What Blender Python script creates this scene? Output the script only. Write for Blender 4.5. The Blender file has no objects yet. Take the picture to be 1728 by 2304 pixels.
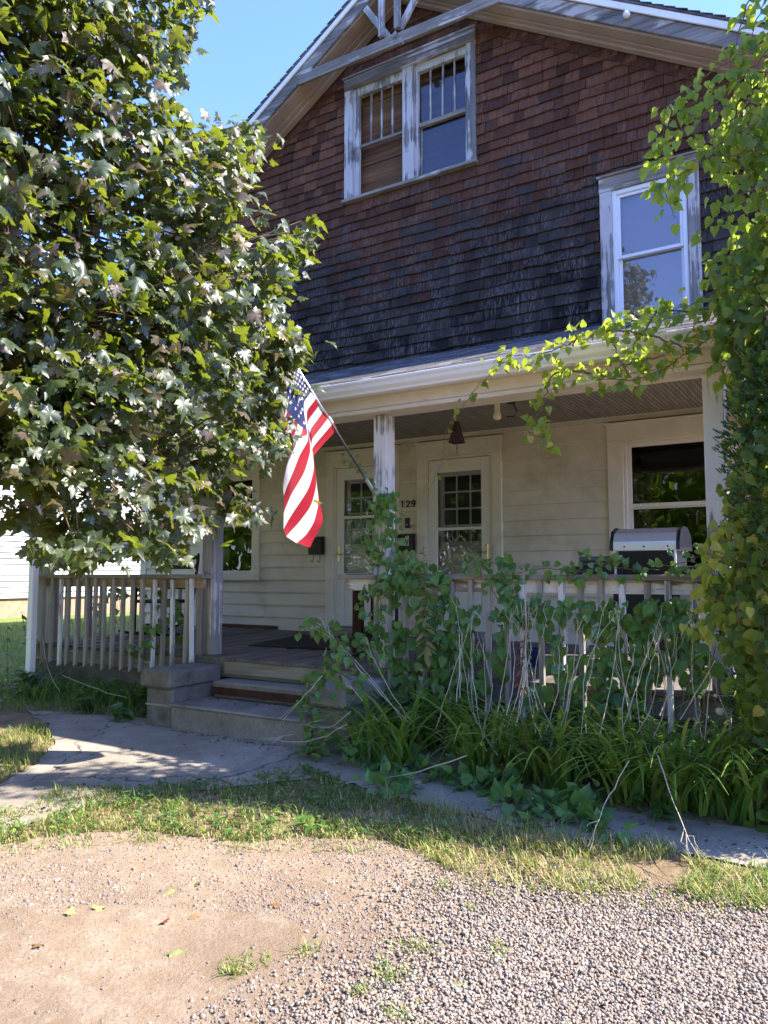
import bpy, math, random
import numpy as np
from mathutils import Vector, Matrix

rng = np.random.default_rng(7)
random.seed(7)
SC = bpy.context.scene
COL = SC.collection

# ------------------------------------------------------------------ camera
FPX, CXP, CYP = 1730.0, 864.0, 1152.0           # focal length in pixels of the 1728 x 2304 photo
YAW, PITCH, EYE = math.radians(32.0), math.radians(4.6), 1.35
fw = np.array([-math.sin(YAW)*math.cos(PITCH), math.cos(YAW)*math.cos(PITCH), math.sin(PITCH)])
rt = np.array([math.cos(YAW), math.sin(YAW), 0.0])
up = np.cross(rt, fw)
RC = np.array([rt, up, fw])
CAMP = np.array([0.0, 0.0, EYE])
cam = bpy.data.cameras.new('camera')
cam.sensor_fit = 'VERTICAL'; cam.sensor_height = 36.0; cam.lens = FPX/2304*36.0
cam.clip_start = 0.05; cam.clip_end = 2000
camo = bpy.data.objects.new('camera', cam); COL.objects.link(camo)
M = Matrix(((rt[0], up[0], -fw[0]), (rt[1], up[1], -fw[1]), (rt[2], up[2], -fw[2]))).to_4x4()
M.translation = Vector(CAMP); camo.matrix_world = M
SC.camera = camo

# ------------------------------------------------------------------ sky, sun, exposure
SUN = np.array([0.95, 0.36, 1.0]); SUN /= np.linalg.norm(SUN)
W = bpy.data.worlds.new('World'); SC.world = W; W.use_nodes = True
wn = W.node_tree.nodes; wl = W.node_tree.links
sky = wn.new('ShaderNodeTexSky'); sky.sky_type = 'NISHITA'; sky.sun_disc = False
sky.sun_elevation = math.asin(SUN[2]); sky.sun_rotation = math.atan2(SUN[0], SUN[1])
sky.air_density = 1.0; sky.dust_density = 0.2; sky.ozone_density = 6.0
bg = wn['Background']; bg.inputs['Strength'].default_value = 0.13
tn = wn.new('ShaderNodeMix'); tn.data_type = 'RGBA'; tn.blend_type = 'MULTIPLY'; tn.inputs[0].default_value = 1.0; tn.inputs[7].default_value = (0.69, 0.685, 0.97, 1)
wl.new(sky.outputs[0], tn.inputs[6]); wl.new(tn.outputs[2], bg.inputs['Color'])
sun = bpy.data.lights.new('sun', 'SUN'); sun.energy = 2.9; sun.angle = math.radians(0.5); sun.color = (1.0, 0.93, 0.82)
suno = bpy.data.objects.new('sun', sun); COL.objects.link(suno)
suno.rotation_euler = Vector(SUN).to_track_quat('Z', 'Y').to_euler()
SC.view_settings.view_transform = 'Standard'; SC.view_settings.look = 'None'
SC.view_settings.exposure = 2.5; SC.view_settings.gamma = 1.0
SC.cycles.max_bounces = 8; SC.cycles.transparent_max_bounces = 12
SC.cycles.use_denoising = True

# ------------------------------------------------------------------ helpers: pixels of the photo to points of the place
def ray(px, py): return RC.T @ np.array([(px-CXP)/FPX, -(py-CYP)/FPX, 1.0])
def onY(px, py, Y): d = ray(px, py); return CAMP + d*(Y/d[1])
def onX(px, py, X): d = ray(px, py); return CAMP + d*(X/d[0])
def gz(x, y):
    return -0.05*np.maximum(0, 4.9-y) + 0.1*np.clip(-9-x, 0, 3.5)
def onG(px, py):
    d = ray(px, py)
    t = (EYE+0.05*4.9)/(0.05*d[1]-d[2])
    p = CAMP+d*t
    if p[1] > 4.9:
        p = CAMP+d*(-EYE/d[2])
    return p
def proj(P):
    c = (np.asarray(P)-CAMP) @ RC.T
    return CXP+FPX*c[..., 0]/c[..., 2], CYP-FPX*c[..., 1]/c[..., 2], c[..., 2]
def in_poly(x, y, poly):
    x = np.asarray(x); y = np.asarray(y); r = np.zeros(x.shape, bool)
    n = len(poly)
    for i in range(n):
        x0, y0 = poly[i]; x1, y1 = poly[(i+1) % n]
        c = ((y0 > y) != (y1 > y)) & (x < (x1-x0)*(y-y0)/((y1-y0) or 1e-9)+x0)
        r ^= c
    return r

# ------------------------------------------------------------------ helpers: objects
WORLD = {}
def place(o, parent=None):
    COL.objects.link(o)
    if parent is not None:
        o.parent = parent
        o.matrix_parent_inverse = Matrix.Translation(-Vector(WORLD.get(parent.name, (0, 0, 0))))
    return o
def tag(o, label, cat=None, group=None, kind=None):
    if label: o['label'] = label
    if cat: o['category'] = cat
    if group: o['group'] = group
    if kind: o['kind'] = kind
    return o
def thing(name, label, cat, loc=(0, 0, 0), group=None):
    o = bpy.data.objects.new(name, None); COL.objects.link(o); o.location = loc; o.empty_display_size = 0.1
    WORLD[o.name] = tuple(loc)
    return tag(o, label, cat, group)

class MB:
    def __init__(s): s.v = []; s.f = []; s.m = []; s.t = []; s.tint = 0.5
    def add(s, vs, fs, mi=0):
        b = len(s.v); s.v += [tuple(v) for v in vs]; s.f += [tuple(b+i for i in f) for f in fs]
        s.m += [mi]*len(fs); s.t += [s.tint]*len(vs)
    def box(s, x0, x1, y0, y1, z0, z1, mi=0):
        s.add([(x0, y0, z0), (x1, y0, z0), (x1, y1, z0), (x0, y1, z0), (x0, y0, z1), (x1, y0, z1), (x1, y1, z1), (x0, y1, z1)],
              [(0, 3, 2, 1), (4, 5, 6, 7), (0, 1, 5, 4), (1, 2, 6, 5), (2, 3, 7, 6), (3, 0, 4, 7)], mi)
    def bar(s, a, b, w, h, upv=(0, 0, 1), mi=0):       # box from a to b, w across, h along upv
        a = np.array(a, float); b = np.array(b, float); d = b-a; d /= np.linalg.norm(d)
        u = np.array(upv, float); u -= d*(u@d); u /= np.linalg.norm(u); x = np.cross(d, u)
        vs = []
        for p in (a, b):
            for i, j in ((-1, -1), (1, -1), (1, 1), (-1, 1)): vs.append(p+x*i*w/2+u*j*h/2)
        s.add(vs, [(3, 2, 1, 0), (4, 5, 6, 7), (0, 1, 5, 4), (1, 2, 6, 5), (2, 3, 7, 6), (3, 0, 4, 7)], mi)
    def tube(s, pts, r, n=6, mi=0):
        pts = [np.array(p, float) for p in pts]; rs = r if hasattr(r, '__len__') else [r]*len(pts)
        vs = []; ref = np.array((0.31, 0.2, 0.93))
        for i, p in enumerate(pts):
            d = pts[min(i+1, len(pts)-1)]-pts[max(i-1, 0)]; d /= (np.linalg.norm(d) or 1)
            a = np.cross(d, ref); a /= (np.linalg.norm(a) or 1); b = np.cross(d, a)
            for k in range(n):
                th = 2*math.pi*k/n; vs.append(p+rs[i]*(a*math.cos(th)+b*math.sin(th)))
        fs = []
        for i in range(len(pts)-1):
            for k in range(n):
                fs.append((i*n+k, i*n+(k+1) % n, (i+1)*n+(k+1) % n, (i+1)*n+k))
        fs += [tuple(range(n))[::-1], tuple(range((len(pts)-1)*n, len(pts)*n))]
        s.add(vs, fs, mi)
    def lathe(s, c, prof, n=16, mi=0):                 # prof: (radius, z)
        vs = []; fs = []
        for r, z in prof:
            for k in range(n):
                th = 2*math.pi*k/n; vs.append((c[0]+r*math.cos(th), c[1]+r*math.sin(th), c[2]+z))
        for i in range(len(prof)-1):
            for k in range(n): fs.append((i*n+k, i*n+(k+1) % n, (i+1)*n+(k+1) % n, (i+1)*n+k))
        fs += [tuple(range(n))[::-1], tuple(range((len(prof)-1)*n, len(prof)*n))]
        s.add(vs, fs, mi)
    def prism(s, poly, a, b, axis='y', mi=0):          # poly in the two other axes
        n = len(poly); vs = []
        for k in (a, b):
            for p, q in poly:
                vs.append({'y': (p, k, q), 'x': (k, p, q), 'z': (p, q, k)}[axis])
        fs = [tuple(range(n)), tuple(range(2*n-1, n-1, -1))]
        fs += [(i, i+n, (i+1) % n+n, (i+1) % n) for i in range(n)]
        s.add(vs, fs, mi)
    def build(s, name, mat, parent=None, bevel=0, smooth=False, tint=False, label=None):
        me = bpy.data.meshes.new(name); me.from_pydata(s.v, [], s.f)
        mats = mat if isinstance(mat, (list, tuple)) else [mat]
        for m in mats: me.materials.append(m)
        me.polygons.foreach_set('material_index', s.m)
        if tint:
            a = me.attributes.new('tint', 'FLOAT', 'POINT'); a.data.foreach_set('value', s.t)
        if smooth: me.polygons.foreach_set('use_smooth', [True]*len(me.polygons))
        me.update()
        o = bpy.data.objects.new(name, me); place(o, parent)
        if bevel:
            b = o.modifiers.new('bevel', 'BEVEL'); b.width = bevel; b.segments = 1; b.limit_method = 'ANGLE'
        if label: o['label'] = label
        return o
def np_mesh(name, V, F, mat, tint=None, parent=None, smooth=False):   # V (n,3), F (m,k) all k-gons
    me = bpy.data.meshes.new(name); V = np.ascontiguousarray(V, dtype=np.float32); F = np.ascontiguousarray(F, dtype=np.int32)
    k = F.shape[1]
    me.vertices.add(len(V)); me.vertices.foreach_set('co', V.ravel())
    me.loops.add(F.size); me.loops.foreach_set('vertex_index', F.ravel())
    me.polygons.add(len(F)); me.polygons.foreach_set('loop_start', np.arange(0, F.size, k, dtype=np.int32))
    me.polygons.foreach_set('loop_total', np.full(len(F), k, dtype=np.int32))
    if smooth: me.polygons.foreach_set('use_smooth', np.ones(len(F), dtype=bool))
    if tint is not None:
        a = me.attributes.new('tint', 'FLOAT', 'POINT'); a.data.foreach_set('value', np.ascontiguousarray(tint, dtype=np.float32))
    me.update(calc_edges=True); me.validate()
    if mat: me.materials.append(mat)
    o = bpy.data.objects.new(name, me); place(o, parent)
    return o
def norm(a): return a/np.maximum(np.linalg.norm(a, axis=-1, keepdims=True), 1e-9)

# ------------------------------------------------------------------ helpers: materials
class NT:
    def __init__(s, name):
        s.mat = bpy.data.materials.new(name); s.mat.use_nodes = True
        s.t = s.mat.node_tree; s.N = s.t.nodes; s.L = s.t.links
        s.b = s.N['Principled BSDF']; s.out = s.N['Material Output']; s._p = None
    def lk(s, a, b):
        if isinstance(a, (int, float)): b.default_value = a
        elif isinstance(a, (tuple, list)): b.default_value = tuple(a)+((1,) if len(a) == 3 and len(b.default_value) == 4 else ())
        else: s.L.new(a, b)
    def pos(s):
        if s._p is None: s._p = s.N.new('ShaderNodeNewGeometry').outputs['Position']
        return s._p
    def obj(s): return s.N.new('ShaderNodeTexCoord').outputs['Object']
    def z(s):
        n = s.N.new('ShaderNodeSeparateXYZ'); s.L.new(s.pos(), n.inputs[0]); return n.outputs
    def scale(s, v, sc, off=(0, 0, 0)):
        n = s.N.new('ShaderNodeMapping'); s.L.new(v, n.inputs[0]); n.inputs['Scale'].default_value = sc; n.inputs['Location'].default_value = off
        return n.outputs[0]
    def noise(s, v, sc, det=4, ro=0.55, dist=0):
        n = s.N.new('ShaderNodeTexNoise'); s.L.new(v, n.inputs['Vector']); n.inputs['Scale'].default_value = sc
        n.inputs['Detail'].default_value = det; n.inputs['Roughness'].default_value = ro; n.inputs['Distortion'].default_value = dist
        return n.outputs['Fac']
    def vor(s, v, sc, out='Distance', feat='F1'):
        n = s.N.new('ShaderNodeTexVoronoi'); s.L.new(v, n.inputs['Vector']); n.inputs['Scale'].default_value = sc; n.feature = feat
        return n.outputs[out]
    def ramp(s, f, stops, interp='LINEAR'):
        n = s.N.new('ShaderNodeValToRGB'); s.L.new(f, n.inputs[0]); n.color_ramp.interpolation = interp
        e = n.color_ramp.elements
        while len(e) < len(stops): e.new(0.5)
        for i, (p, c) in enumerate(stops):
            e[i].position = p; e[i].color = (c, c, c, 1) if isinstance(c, (int, float)) else tuple(c)+(1,)
        return n.outputs[0]
    def mix(s, f, a, b, mode='MIX'):
        n = s.N.new('ShaderNodeMix'); n.data_type = 'RGBA'; n.blend_type = mode
        s.lk(f, n.inputs[0]); s.lk(a, n.inputs[6]); s.lk(b, n.inputs[7]); return n.outputs[2]
    def math(s, op, a, b=0.0, c=None):
        n = s.N.new('ShaderNodeMath'); n.operation = op; s.lk(a, n.inputs[0]); s.lk(b, n.inputs[1])
        if c is not None: s.lk(c, n.inputs[2])
        return n.outputs[0]
    def attr(s, name='tint'):
        n = s.N.new('ShaderNodeAttribute'); n.attribute_name = name; return n.outputs['Fac']
    def bump(s, h, strength=0.3, dist=0.01):
        n = s.N.new('ShaderNodeBump'); s.L.new(h, n.inputs['Height']); n.inputs['Strength'].default_value = strength
        n.inputs['Distance'].default_value = dist; s.L.new(n.outputs[0], s.b.inputs['Normal'])
    def done(s, col, rough=0.7, spec=0.3, metal=0):
        s.lk(col, s.b.inputs['Base Color']); s.lk(rough, s.b.inputs['Roughness'])
        s.b.inputs['Specular IOR Level'].default_value = spec; s.b.inputs['Metallic'].default_value = metal
        return s.mat
    def translucent(s, col, f):
        tr = s.N.new('ShaderNodeBsdfTranslucent'); s.lk(col, tr.inputs[0])
        mx = s.N.new('ShaderNodeMixShader'); mx.inputs[0].default_value = f
        s.L.new(s.b.outputs[0], mx.inputs[1]); s.L.new(tr.outputs[0], mx.inputs[2]); s.L.new(mx.outputs[0], s.out.inputs[0])

GR = {'x': (0.6, 16, 16), 'y': (16, 0.6, 16), 'z': (16, 16, 0.6)}
def wood(name, axis, light, dark, paint=None, amt=0.5, rough=0.8, cell=1.0, gs=1.0):
    n = NT(name); v = n.scale(n.pos(), tuple(k*gs for k in GR[axis]))
    g = n.noise(v, 2.2, 8, 0.65, 0.6); g2 = n.noise(n.pos(), 1.7, 3)
    big = n.noise(v, 0.5, 3, 0.5)
    f = n.math('ADD', n.math('MULTIPLY', g, 0.65), n.math('MULTIPLY', big, 0.35))
    c = n.mix(n.ramp(f, [(0.36, 0.0), (0.64, 1.0)]), dark, light)
    c = n.mix(n.ramp(g2, [(0.35, 0.0), (0.7, 0.45)]), c, tuple(x*0.55 for x in dark))
    if paint:
        v2 = n.scale(n.pos(), tuple(k*0.35*gs for k in GR[axis]))
        pm = n.math('ADD', n.math('MULTIPLY', n.noise(v2, 2.6, 7, 0.7, 0.5), 0.55), n.math('MULTIPLY', n.noise(n.pos(), 2.3, 3), 0.45))
        m = n.ramp(pm, [(0.5-0.22*(amt-0.5)*2-0.015, 0.0), (0.5-0.22*(amt-0.5)*2+0.015, 1.0)])
        dirt = n.noise(n.pos(), 6, 5)
        pc = n.mix(n.ramp(dirt, [(0.3, 0.0), (0.75, 0.5)]), paint, tuple(x*0.72 for x in paint))
        crack = n.ramp(n.noise(v, 4.5, 4, 0.6, 1.0), [(0.29, 0.0), (0.34, 1.0)])
        m = n.math('MULTIPLY', m, crack)
        c = n.mix(m, c, pc)
        n.bump(n.math('ADD', n.math('MULTIPLY', m, 0.6), n.math('MULTIPLY', g, 0.5)), 0.5, 0.004)
    else:
        n.bump(g, 0.5, 0.004)
    return n.done(c, rough, 0.2)
def paint(name, col, var=0.12, rough=0.55, spec=0.35, scale=3.0, dirt=None):
    n = NT(name); a = n.noise(n.pos(), scale, 6, 0.6); b = n.noise(n.pos(), scale*9, 3)
    c = n.mix(n.ramp(a, [(0.3, 0.0), (0.75, 1.0)]), tuple(x*(1-var) for x in col), tuple(min(1, x*(1+var*0.4)) for x in col))
    if dirt:
        c = n.mix(n.ramp(n.noise(n.pos(), 1.3, 7, 0.7), [(0.52, 0.0), (0.7, 0.75)]), c, dirt)
    n.bump(b, 0.12, 0.003)
    return n.done(c, rough, spec)
def flat(name, col, rough=0.5, spec=0.4, metal=0): return NT(name).done(col, rough, spec, metal)
def glass(name, ior=1.5, tint=(1, 1, 1), rough=0.0, wavy=0.0, wscale=2.5):
    n = NT(name); gl = n.N.new('ShaderNodeBsdfGlossy'); gl.inputs['Roughness'].default_value = rough
    tr = n.N.new('ShaderNodeBsdfTransparent'); tr.inputs[0].default_value = (*tint, 1)
    fr = n.N.new('ShaderNodeFresnel'); fr.inputs[0].default_value = ior
    mx = n.N.new('ShaderNodeMixShader'); n.L.new(fr.outputs[0], mx.inputs[0]); n.L.new(tr.outputs[0], mx.inputs[1]); n.L.new(gl.outputs[0], mx.inputs[2])
    n.L.new(mx.outputs[0], n.out.inputs[0])
    if wavy:
        b = n.N.new('ShaderNodeBump'); b.inputs['Strength'].default_value = wavy; b.inputs['Distance'].default_value = 0.05
        n.L.new(n.noise(n.pos(), wscale, 2, 0.5, 0.8), b.inputs['Height']); n.L.new(b.outputs[0], gl.inputs['Normal'])
    return n.mat
def leafmat(name, stops, rough=0.4, spec=0.5, trans=0.35, tcol=(0.25, 0.4, 0.03), coat=0):
    n = NT(name); a = n.attr(); c = n.ramp(a, stops)
    v = n.noise(n.pos(), 40, 3); c2 = n.mix(n.ramp(v, [(0.35, 0.0), (0.7, 0.4)]), c, (0.02, 0.03, 0.01))
    n.done(c2, rough, spec)
    n.b.inputs['Coat Weight'].default_value = coat; n.b.inputs['Coat Roughness'].default_value = 0.3
    if trans: n.translucent(n.mix(0.7, c, tcol), trans)
    return n.mat

CREAM = (0.68, 0.615, 0.505)
m_siding = paint('painted siding', CREAM, 0.14, 0.6, 0.3, 2.0, (0.40, 0.36, 0.28))
m_trim = paint('painted trim', (0.72, 0.66, 0.555), 0.12, 0.55, 0.3, 3.0, (0.44, 0.39, 0.30))
m_beam = wood('painted porch beam', 'x', (0.42, 0.38, 0.33), (0.2, 0.18, 0.15), (0.76, 0.69, 0.58), 0.93, 0.65)
m_postw = wood('peeling white post', 'z', (0.42, 0.40, 0.38), (0.16, 0.145, 0.13), (0.74, 0.70, 0.66), 0.58, 0.75)
m_postg = wood('weathered grey post', 'z', (0.46, 0.44, 0.41), (0.17, 0.15, 0.13), (0.7, 0.68, 0.64), 0.3, 0.8)
m_balg = wood('weathered baluster', 'z', (0.52, 0.48, 0.42), (0.24, 0.21, 0.17), None)
m_balw = wood('peeling baluster', 'z', (0.45, 0.42, 0.38), (0.22, 0.19, 0.16), (0.75, 0.74, 0.72), 0.55)
m_rail = wood('weathered rail', 'x', (0.40, 0.36, 0.30), (0.17, 0.14, 0.11), None)
m_raily = wood('weathered side rail', 'y', (0.34, 0.30, 0.25), (0.14, 0.12, 0.09), None)
m_subrail = wood('peeling sub rail', 'x', (0.44, 0.37, 0.27), (0.22, 0.17, 0.11), (0.74, 0.70, 0.62), 0.6)
m_subrl = wood('spalted sub rail', 'x', (0.46, 0.37, 0.22), (0.2, 0.145, 0.08), None)
m_deck = wood('weathered deck', 'y', (0.25, 0.21, 0.175), (0.10, 0.085, 0.07), None, gs=0.8)
m_fascia = wood('weathered fascia', 'x', (0.36, 0.335, 0.29), (0.16, 0.145, 0.12), (0.6, 0.58, 0.54), 0.2)
m_board = wood('raw riser board', 'x', (0.46, 0.41, 0.32), (0.24, 0.2, 0.14), None, gs=0.7)
m_trimw = wood('weathered window casing', 'z', (0.36, 0.345, 0.33), (0.13, 0.12, 0.11), (0.55, 0.53, 0.52), 0.52)
m_trimh = wood('weathered window head', 'x', (0.38, 0.34, 0.29), (0.13, 0.11, 0.09), (0.55, 0.53, 0.52), 0.35)
m_rake = wood('weathered rake board', 'x', (0.34, 0.315, 0.29), (0.10, 0.09, 0.085), (0.46, 0.42, 0.38), 0.4)
m_soffit = paint('stained soffit board', (0.43, 0.315, 0.235), 0.25, 0.7, 0.2, 1.5, (0.27, 0.185, 0.13))
m_truss = wood('weathered gable timber', 'z', (0.45, 0.43, 0.42), (0.17, 0.16, 0.15), (0.6, 0.59, 0.58), 0.45)
m_brownb = wood('bare inner boards', 'x', (0.30, 0.155, 0.072), (0.10, 0.045, 0.02), None, gs=0.6)
m_darkw = wood('dark stained wood', 'z', (0.075, 0.035, 0.022), (0.022, 0.011, 0.008), None)
m_chair = wood('dark chair wood', 'x', (0.05, 0.025, 0.016), (0.018, 0.01, 0.007), None, rough=0.5)
m_white = paint('white vinyl', (0.8, 0.81, 0.83), 0.05, 0.35, 0.4)
m_metalw = paint('white gutter', (0.86, 0.85, 0.85), 0.05, 0.35, 0.4, 1.2, (0.74, 0.71, 0.68))
m_storm = paint('storm door enamel', (0.72, 0.69, 0.63), 0.05, 0.4, 0.4)
m_doorw = paint('white door', (0.7, 0.69, 0.66), 0.06, 0.45, 0.4)
m_black = flat('black enamel', (0.012, 0.012, 0.014), 0.35)
m_blackm = flat('black matte plastic', (0.018, 0.018, 0.02), 0.6)
m_brass = flat('brass', (0.62, 0.44, 0.2), 0.25, 0.5, 1.0)
m_steel = flat('brushed steel', (0.8, 0.8, 0.82), 0.48, 0.5, 0.85)
m_alu = flat('aluminium pole', (0.6, 0.6, 0.62), 0.3, 0.5, 1.0)
m_porc = flat('porcelain', (0.78, 0.77, 0.72), 0.2)
m_lamp = flat('cream lamp holder', (0.66, 0.58, 0.42), 0.4)
m_mbox = paint('dark brown mailbox', (0.03, 0.017, 0.013), 0.2, 0.45)
m_plate = flat('white number plate', (0.8, 0.79, 0.77), 0.5)
m_blind = paint('pale window blind', (0.9, 0.82, 0.9), 0.05, 0.8, 0.1)
m_dark = flat('dark room', (0.02, 0.018, 0.016), 0.9, 0.1)
m_screen = flat('dark inner pane', (0.016, 0.015, 0.014), 0.3, 0.4)
m_glass = glass('old window glass', 1.55, (0.85, 0.87, 0.9), 0, 0.03)
m_glassr = glass('reflective window glass', 1.75, (0.8, 0.82, 0.85), 0, 0.02)
m_glassd = glass('storm door glass', 1.9, (0.8, 0.82, 0.82), 0, 0.25, 6)
m_rusty = paint('rusty steel', (0.09, 0.04, 0.026), 0.4, 0.8, 0.2, 12)
m_bell = paint('rusty bell', (0.05, 0.022, 0.018), 0.5, 0.75, 0.3, 15)

def shingle_mat():
    n = NT('cedar shingles'); r = n.attr(); z = n.z()[2]
    st = n.noise(n.scale(n.pos(), (38, 38, 2.2)), 1.0, 5, 0.7)
    big = n.noise(n.pos(), 0.8, 4, 0.6)
    hz = n.ramp(n.math('MULTIPLY', n.math('SUBTRACT', z, 3.9), 0.22), [(0.0, 1.0), (0.2, 0.68), (0.45, 0.30), (0.9, 0.14)])
    k = n.math('ADD', n.math('MULTIPLY', hz, 0.75), n.math('ADD', n.math('MULTIPLY', big, 0.5), n.math('MULTIPLY', r, 0.33)))
    k = n.math('ADD', k, n.math('MULTIPLY', st, 0.45))
    blk = n.ramp(n.math('MULTIPLY', k, 0.55), [(0.50, 0.0), (0.60, 1.0)])
    brown = n.mix(r, (0.072, 0.030, 0.018), (0.225, 0.094, 0.050))
    brown = n.mix(n.ramp(st, [(0.35, 0.0), (0.7, 0.7)]), brown, (0.045, 0.024, 0.017))
    c = n.mix(blk, brown, n.mix(r, (0.012, 0.010, 0.010), (0.055, 0.045, 0.040)))
    grey = n.math('MULTIPLY', n.ramp(n.noise(n.scale(n.pos(), (55, 55, 3.5)), 1.0, 4, 0.6), [(0.46, 0.0), (0.64, 1.0)]), n.ramp(n.noise(n.pos(), 4.0, 3), [(0.40, 0.0), (0.60, 0.9)]))
    grey = n.math('MULTIPLY', grey, n.math('MULTIPLY', hz, 0.6))
    c = n.mix(grey, c, (0.27, 0.24, 0.22))  # weathered grey streaks, raised in the colour to give sky highlights too
    n.bump(st, 0.6, 0.006)
    return n.done(c, 0.85, 0.15)
m_shingle = shingle_mat()
m_shingle_back = paint('shingle underlay', (0.035, 0.016, 0.013), 0.2, 0.9, 0.1)
def asphalt_mat(name='asphalt roof shingle'):
    n = NT(name); r = n.attr(); g = n.noise(n.pos(), 90, 3); s2 = n.noise(n.scale(n.pos(), (3, 14, 14)), 1.2, 4)
    c = n.mix(n.ramp(s2, [(0.3, 0.0), (0.7, 1.0)]), (0.08, 0.076, 0.078), (0.36, 0.34, 0.325))
    c = n.mix(n.math('MULTIPLY', r, 0.8), c, (0.045, 0.043, 0.047)); c = n.mix(n.ramp(g, [(0.4, 0.0), (0.65, 0.5)]), c, (0.05, 0.048, 0.05))
    n.bump(g, 0.6, 0.004)
    return n.done(c, 0.9, 0.15)
m_asph = asphalt_mat()
def ceil_mat():
    n = NT('dirty beadboard'); v = n.scale(n.pos(), (20, 1.0, 1))
    w = n.N.new('ShaderNodeTexWave'); w.wave_type = 'BANDS'; w.bands_direction = 'X'; n.L.new(n.pos(), w.inputs[0]); w.inputs['Scale'].default_value = 7.5; w.inputs['Distortion'].default_value = 0.2
    g = n.noise(v, 2, 6, 0.7); a = n.ramp(w.outputs['Fac'], [(0.04, 0.0), (0.2, 1.0)])
    c = n.mix(n.ramp(g, [(0.4, 0.0), (0.62, 1.0)]), (0.20, 0.18, 0.155), (0.36, 0.335, 0.285))
    c = n.mix(a, (0.12, 0.11, 0.095), c); n.bump(a, 0.25, 0.006)
    return n.done(c, 0.8, 0.1)
m_ceil = ceil_mat()
def stone_mat(name, a, b, sc=5, crack=None):
    n = NT(name); f = n.noise(n.pos(), sc, 8, 0.65); g = n.noise(n.pos(), sc*14, 4, 0.7); l = n.noise(n.pos(), 1.1, 4)
    c = n.mix(n.ramp(f, [(0.3, 0.0), (0.7, 1.0)]), a, b); c = n.mix(n.ramp(g, [(0.3, 0.0), (0.75, 0.5)]), c, tuple(x*0.45 for x in a))
    c = n.mix(n.ramp(l, [(0.45, 0.0), (0.65, 0.6)]), c, tuple(x*0.6 for x in b))
    h = n.math('ADD', n.math('MULTIPLY', f, 1.0), n.math('MULTIPLY', g, 0.35))
    if crack:
        d = n.vor(n.scale(n.pos(), (1, 1, 1.3)), crack, 'Distance', 'DISTANCE_TO_EDGE'); dm = n.ramp(d, [(0.0, 0.0), (0.06, 1.0)])
        c = n.mix(dm, (0.19, 0.175, 0.155), c); h = n.math('ADD', h, n.math('MULTIPLY', dm, 0.8))
    n.bump(h, 0.7, 0.012)
    return n.done(c, 0.9, 0.2)
m_found = stone_mat('rubble foundation', (0.10, 0.095, 0.088), (0.22, 0.21, 0.195), 4, 3.2)
m_conc = stone_mat('weathered concrete', (0.20, 0.178, 0.15), (0.40, 0.36, 0.31), 3)
def walk_mat():
    n = NT('walkway concrete'); f = n.noise(n.pos(), 1.6, 8, 0.65); g = n.noise(n.pos(), 70, 4, 0.8); st_ = n.noise(n.pos(), 5, 6, 0.7)
    c = n.mix(n.ramp(f, [(0.32, 0.0), (0.68, 1.0)]), (0.225, 0.19, 0.15), (0.40, 0.35, 0.285))
    c = n.mix(n.ramp(st_, [(0.5, 0.0), (0.72, 0.6)]), c, (0.17, 0.15, 0.125)); c = n.mix(n.ramp(g, [(0.33, 0.7), (0.5, 0.0)]), c, (0.12, 0.105, 0.09)); c = n.mix(n.ramp(g, [(0.6, 0.0), (0.75, 0.5)]), c, (0.52, 0.48, 0.43))
    v = n.N.new('ShaderNodeVectorMath'); v.operation = 'MULTIPLY_ADD'; nz = n.N.new('ShaderNodeTexNoise'); n.L.new(n.pos(), nz.inputs[0]); nz.inputs['Scale'].default_value = 3.0; nz.inputs['Detail'].default_value = 6
    n.L.new(nz.outputs['Color'], v.inputs[0]); v.inputs[1].default_value = (.5, .5, 0); n.L.new(n.pos(), v.inputs[2])
    d = n.vor(v.outputs[0], 0.42, 'Distance', 'DISTANCE_TO_EDGE'); c = n.mix(n.ramp(d, [(0.0, 1.0), (0.005, 0.0)]), c, (0.05, 0.042, 0.035))
    n.bump(n.math('ADD', g, n.math('MULTIPLY', st_, 0.6)), 0.6, 0.006)
    return n.done(c, 0.92, 0.15)
m_walk = walk_mat()
m_stonep = stone_mat('pier stone', (0.12, 0.108, 0.095), (0.30, 0.27, 0.235), 6)
m_mortar = stone_mat('pier mortar', (0.30, 0.28, 0.25), (0.42, 0.39, 0.35), 9)

# ------------------------------------------------------------------ the setting: ground, drive, walkway
def px_poly(pts): return [tuple(onG(*p)[:2]) for p in pts]
def jag(poly, step=0.06, amp=0.025):
    out = []
    for i in range(len(poly)):
        a = np.array(poly[i]); b = np.array(poly[(i+1) % len(poly)]); L = np.linalg.norm(b-a)
        n = max(1, min(60, int(L/step)))
        for k in range(n):
            p = a+(b-a)*k/n
            out.append(tuple(p+(rng.normal(0, amp, 2) if L < 6 else 0)))
    return out
def soil_mat():
    n = NT('lawn soil'); f = n.noise(n.pos(), 2.5, 7, 0.65); g = n.noise(n.pos(), 30, 5, 0.7)
    c = n.mix(n.ramp(f, [(0.35, 0.0), (0.65, 1.0)]), (0.17, 0.115, 0.065), (0.34, 0.245, 0.15))
    c = n.mix(n.ramp(g, [(0.4, 0.0), (0.7, 0.6)]), c, (0.09, 0.075, 0.04))
    lx = n.z(); far = n.ramp(n.math('MULTIPLY', n.math('ADD', n.math('MULTIPLY', lx[0], -1.0), -7.2), 0.8), [(0.0, 0.0), (1.0, 1.0)])
    gr = n.mix(n.noise(n.pos(), 3.0, 5), (0.10, 0.15, 0.03), (0.24, 0.29, 0.08))
    c = n.mix(far, c, gr); n.bump(g, 0.8, 0.02)
    return n.done(c, 0.95, 0.1)
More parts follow.
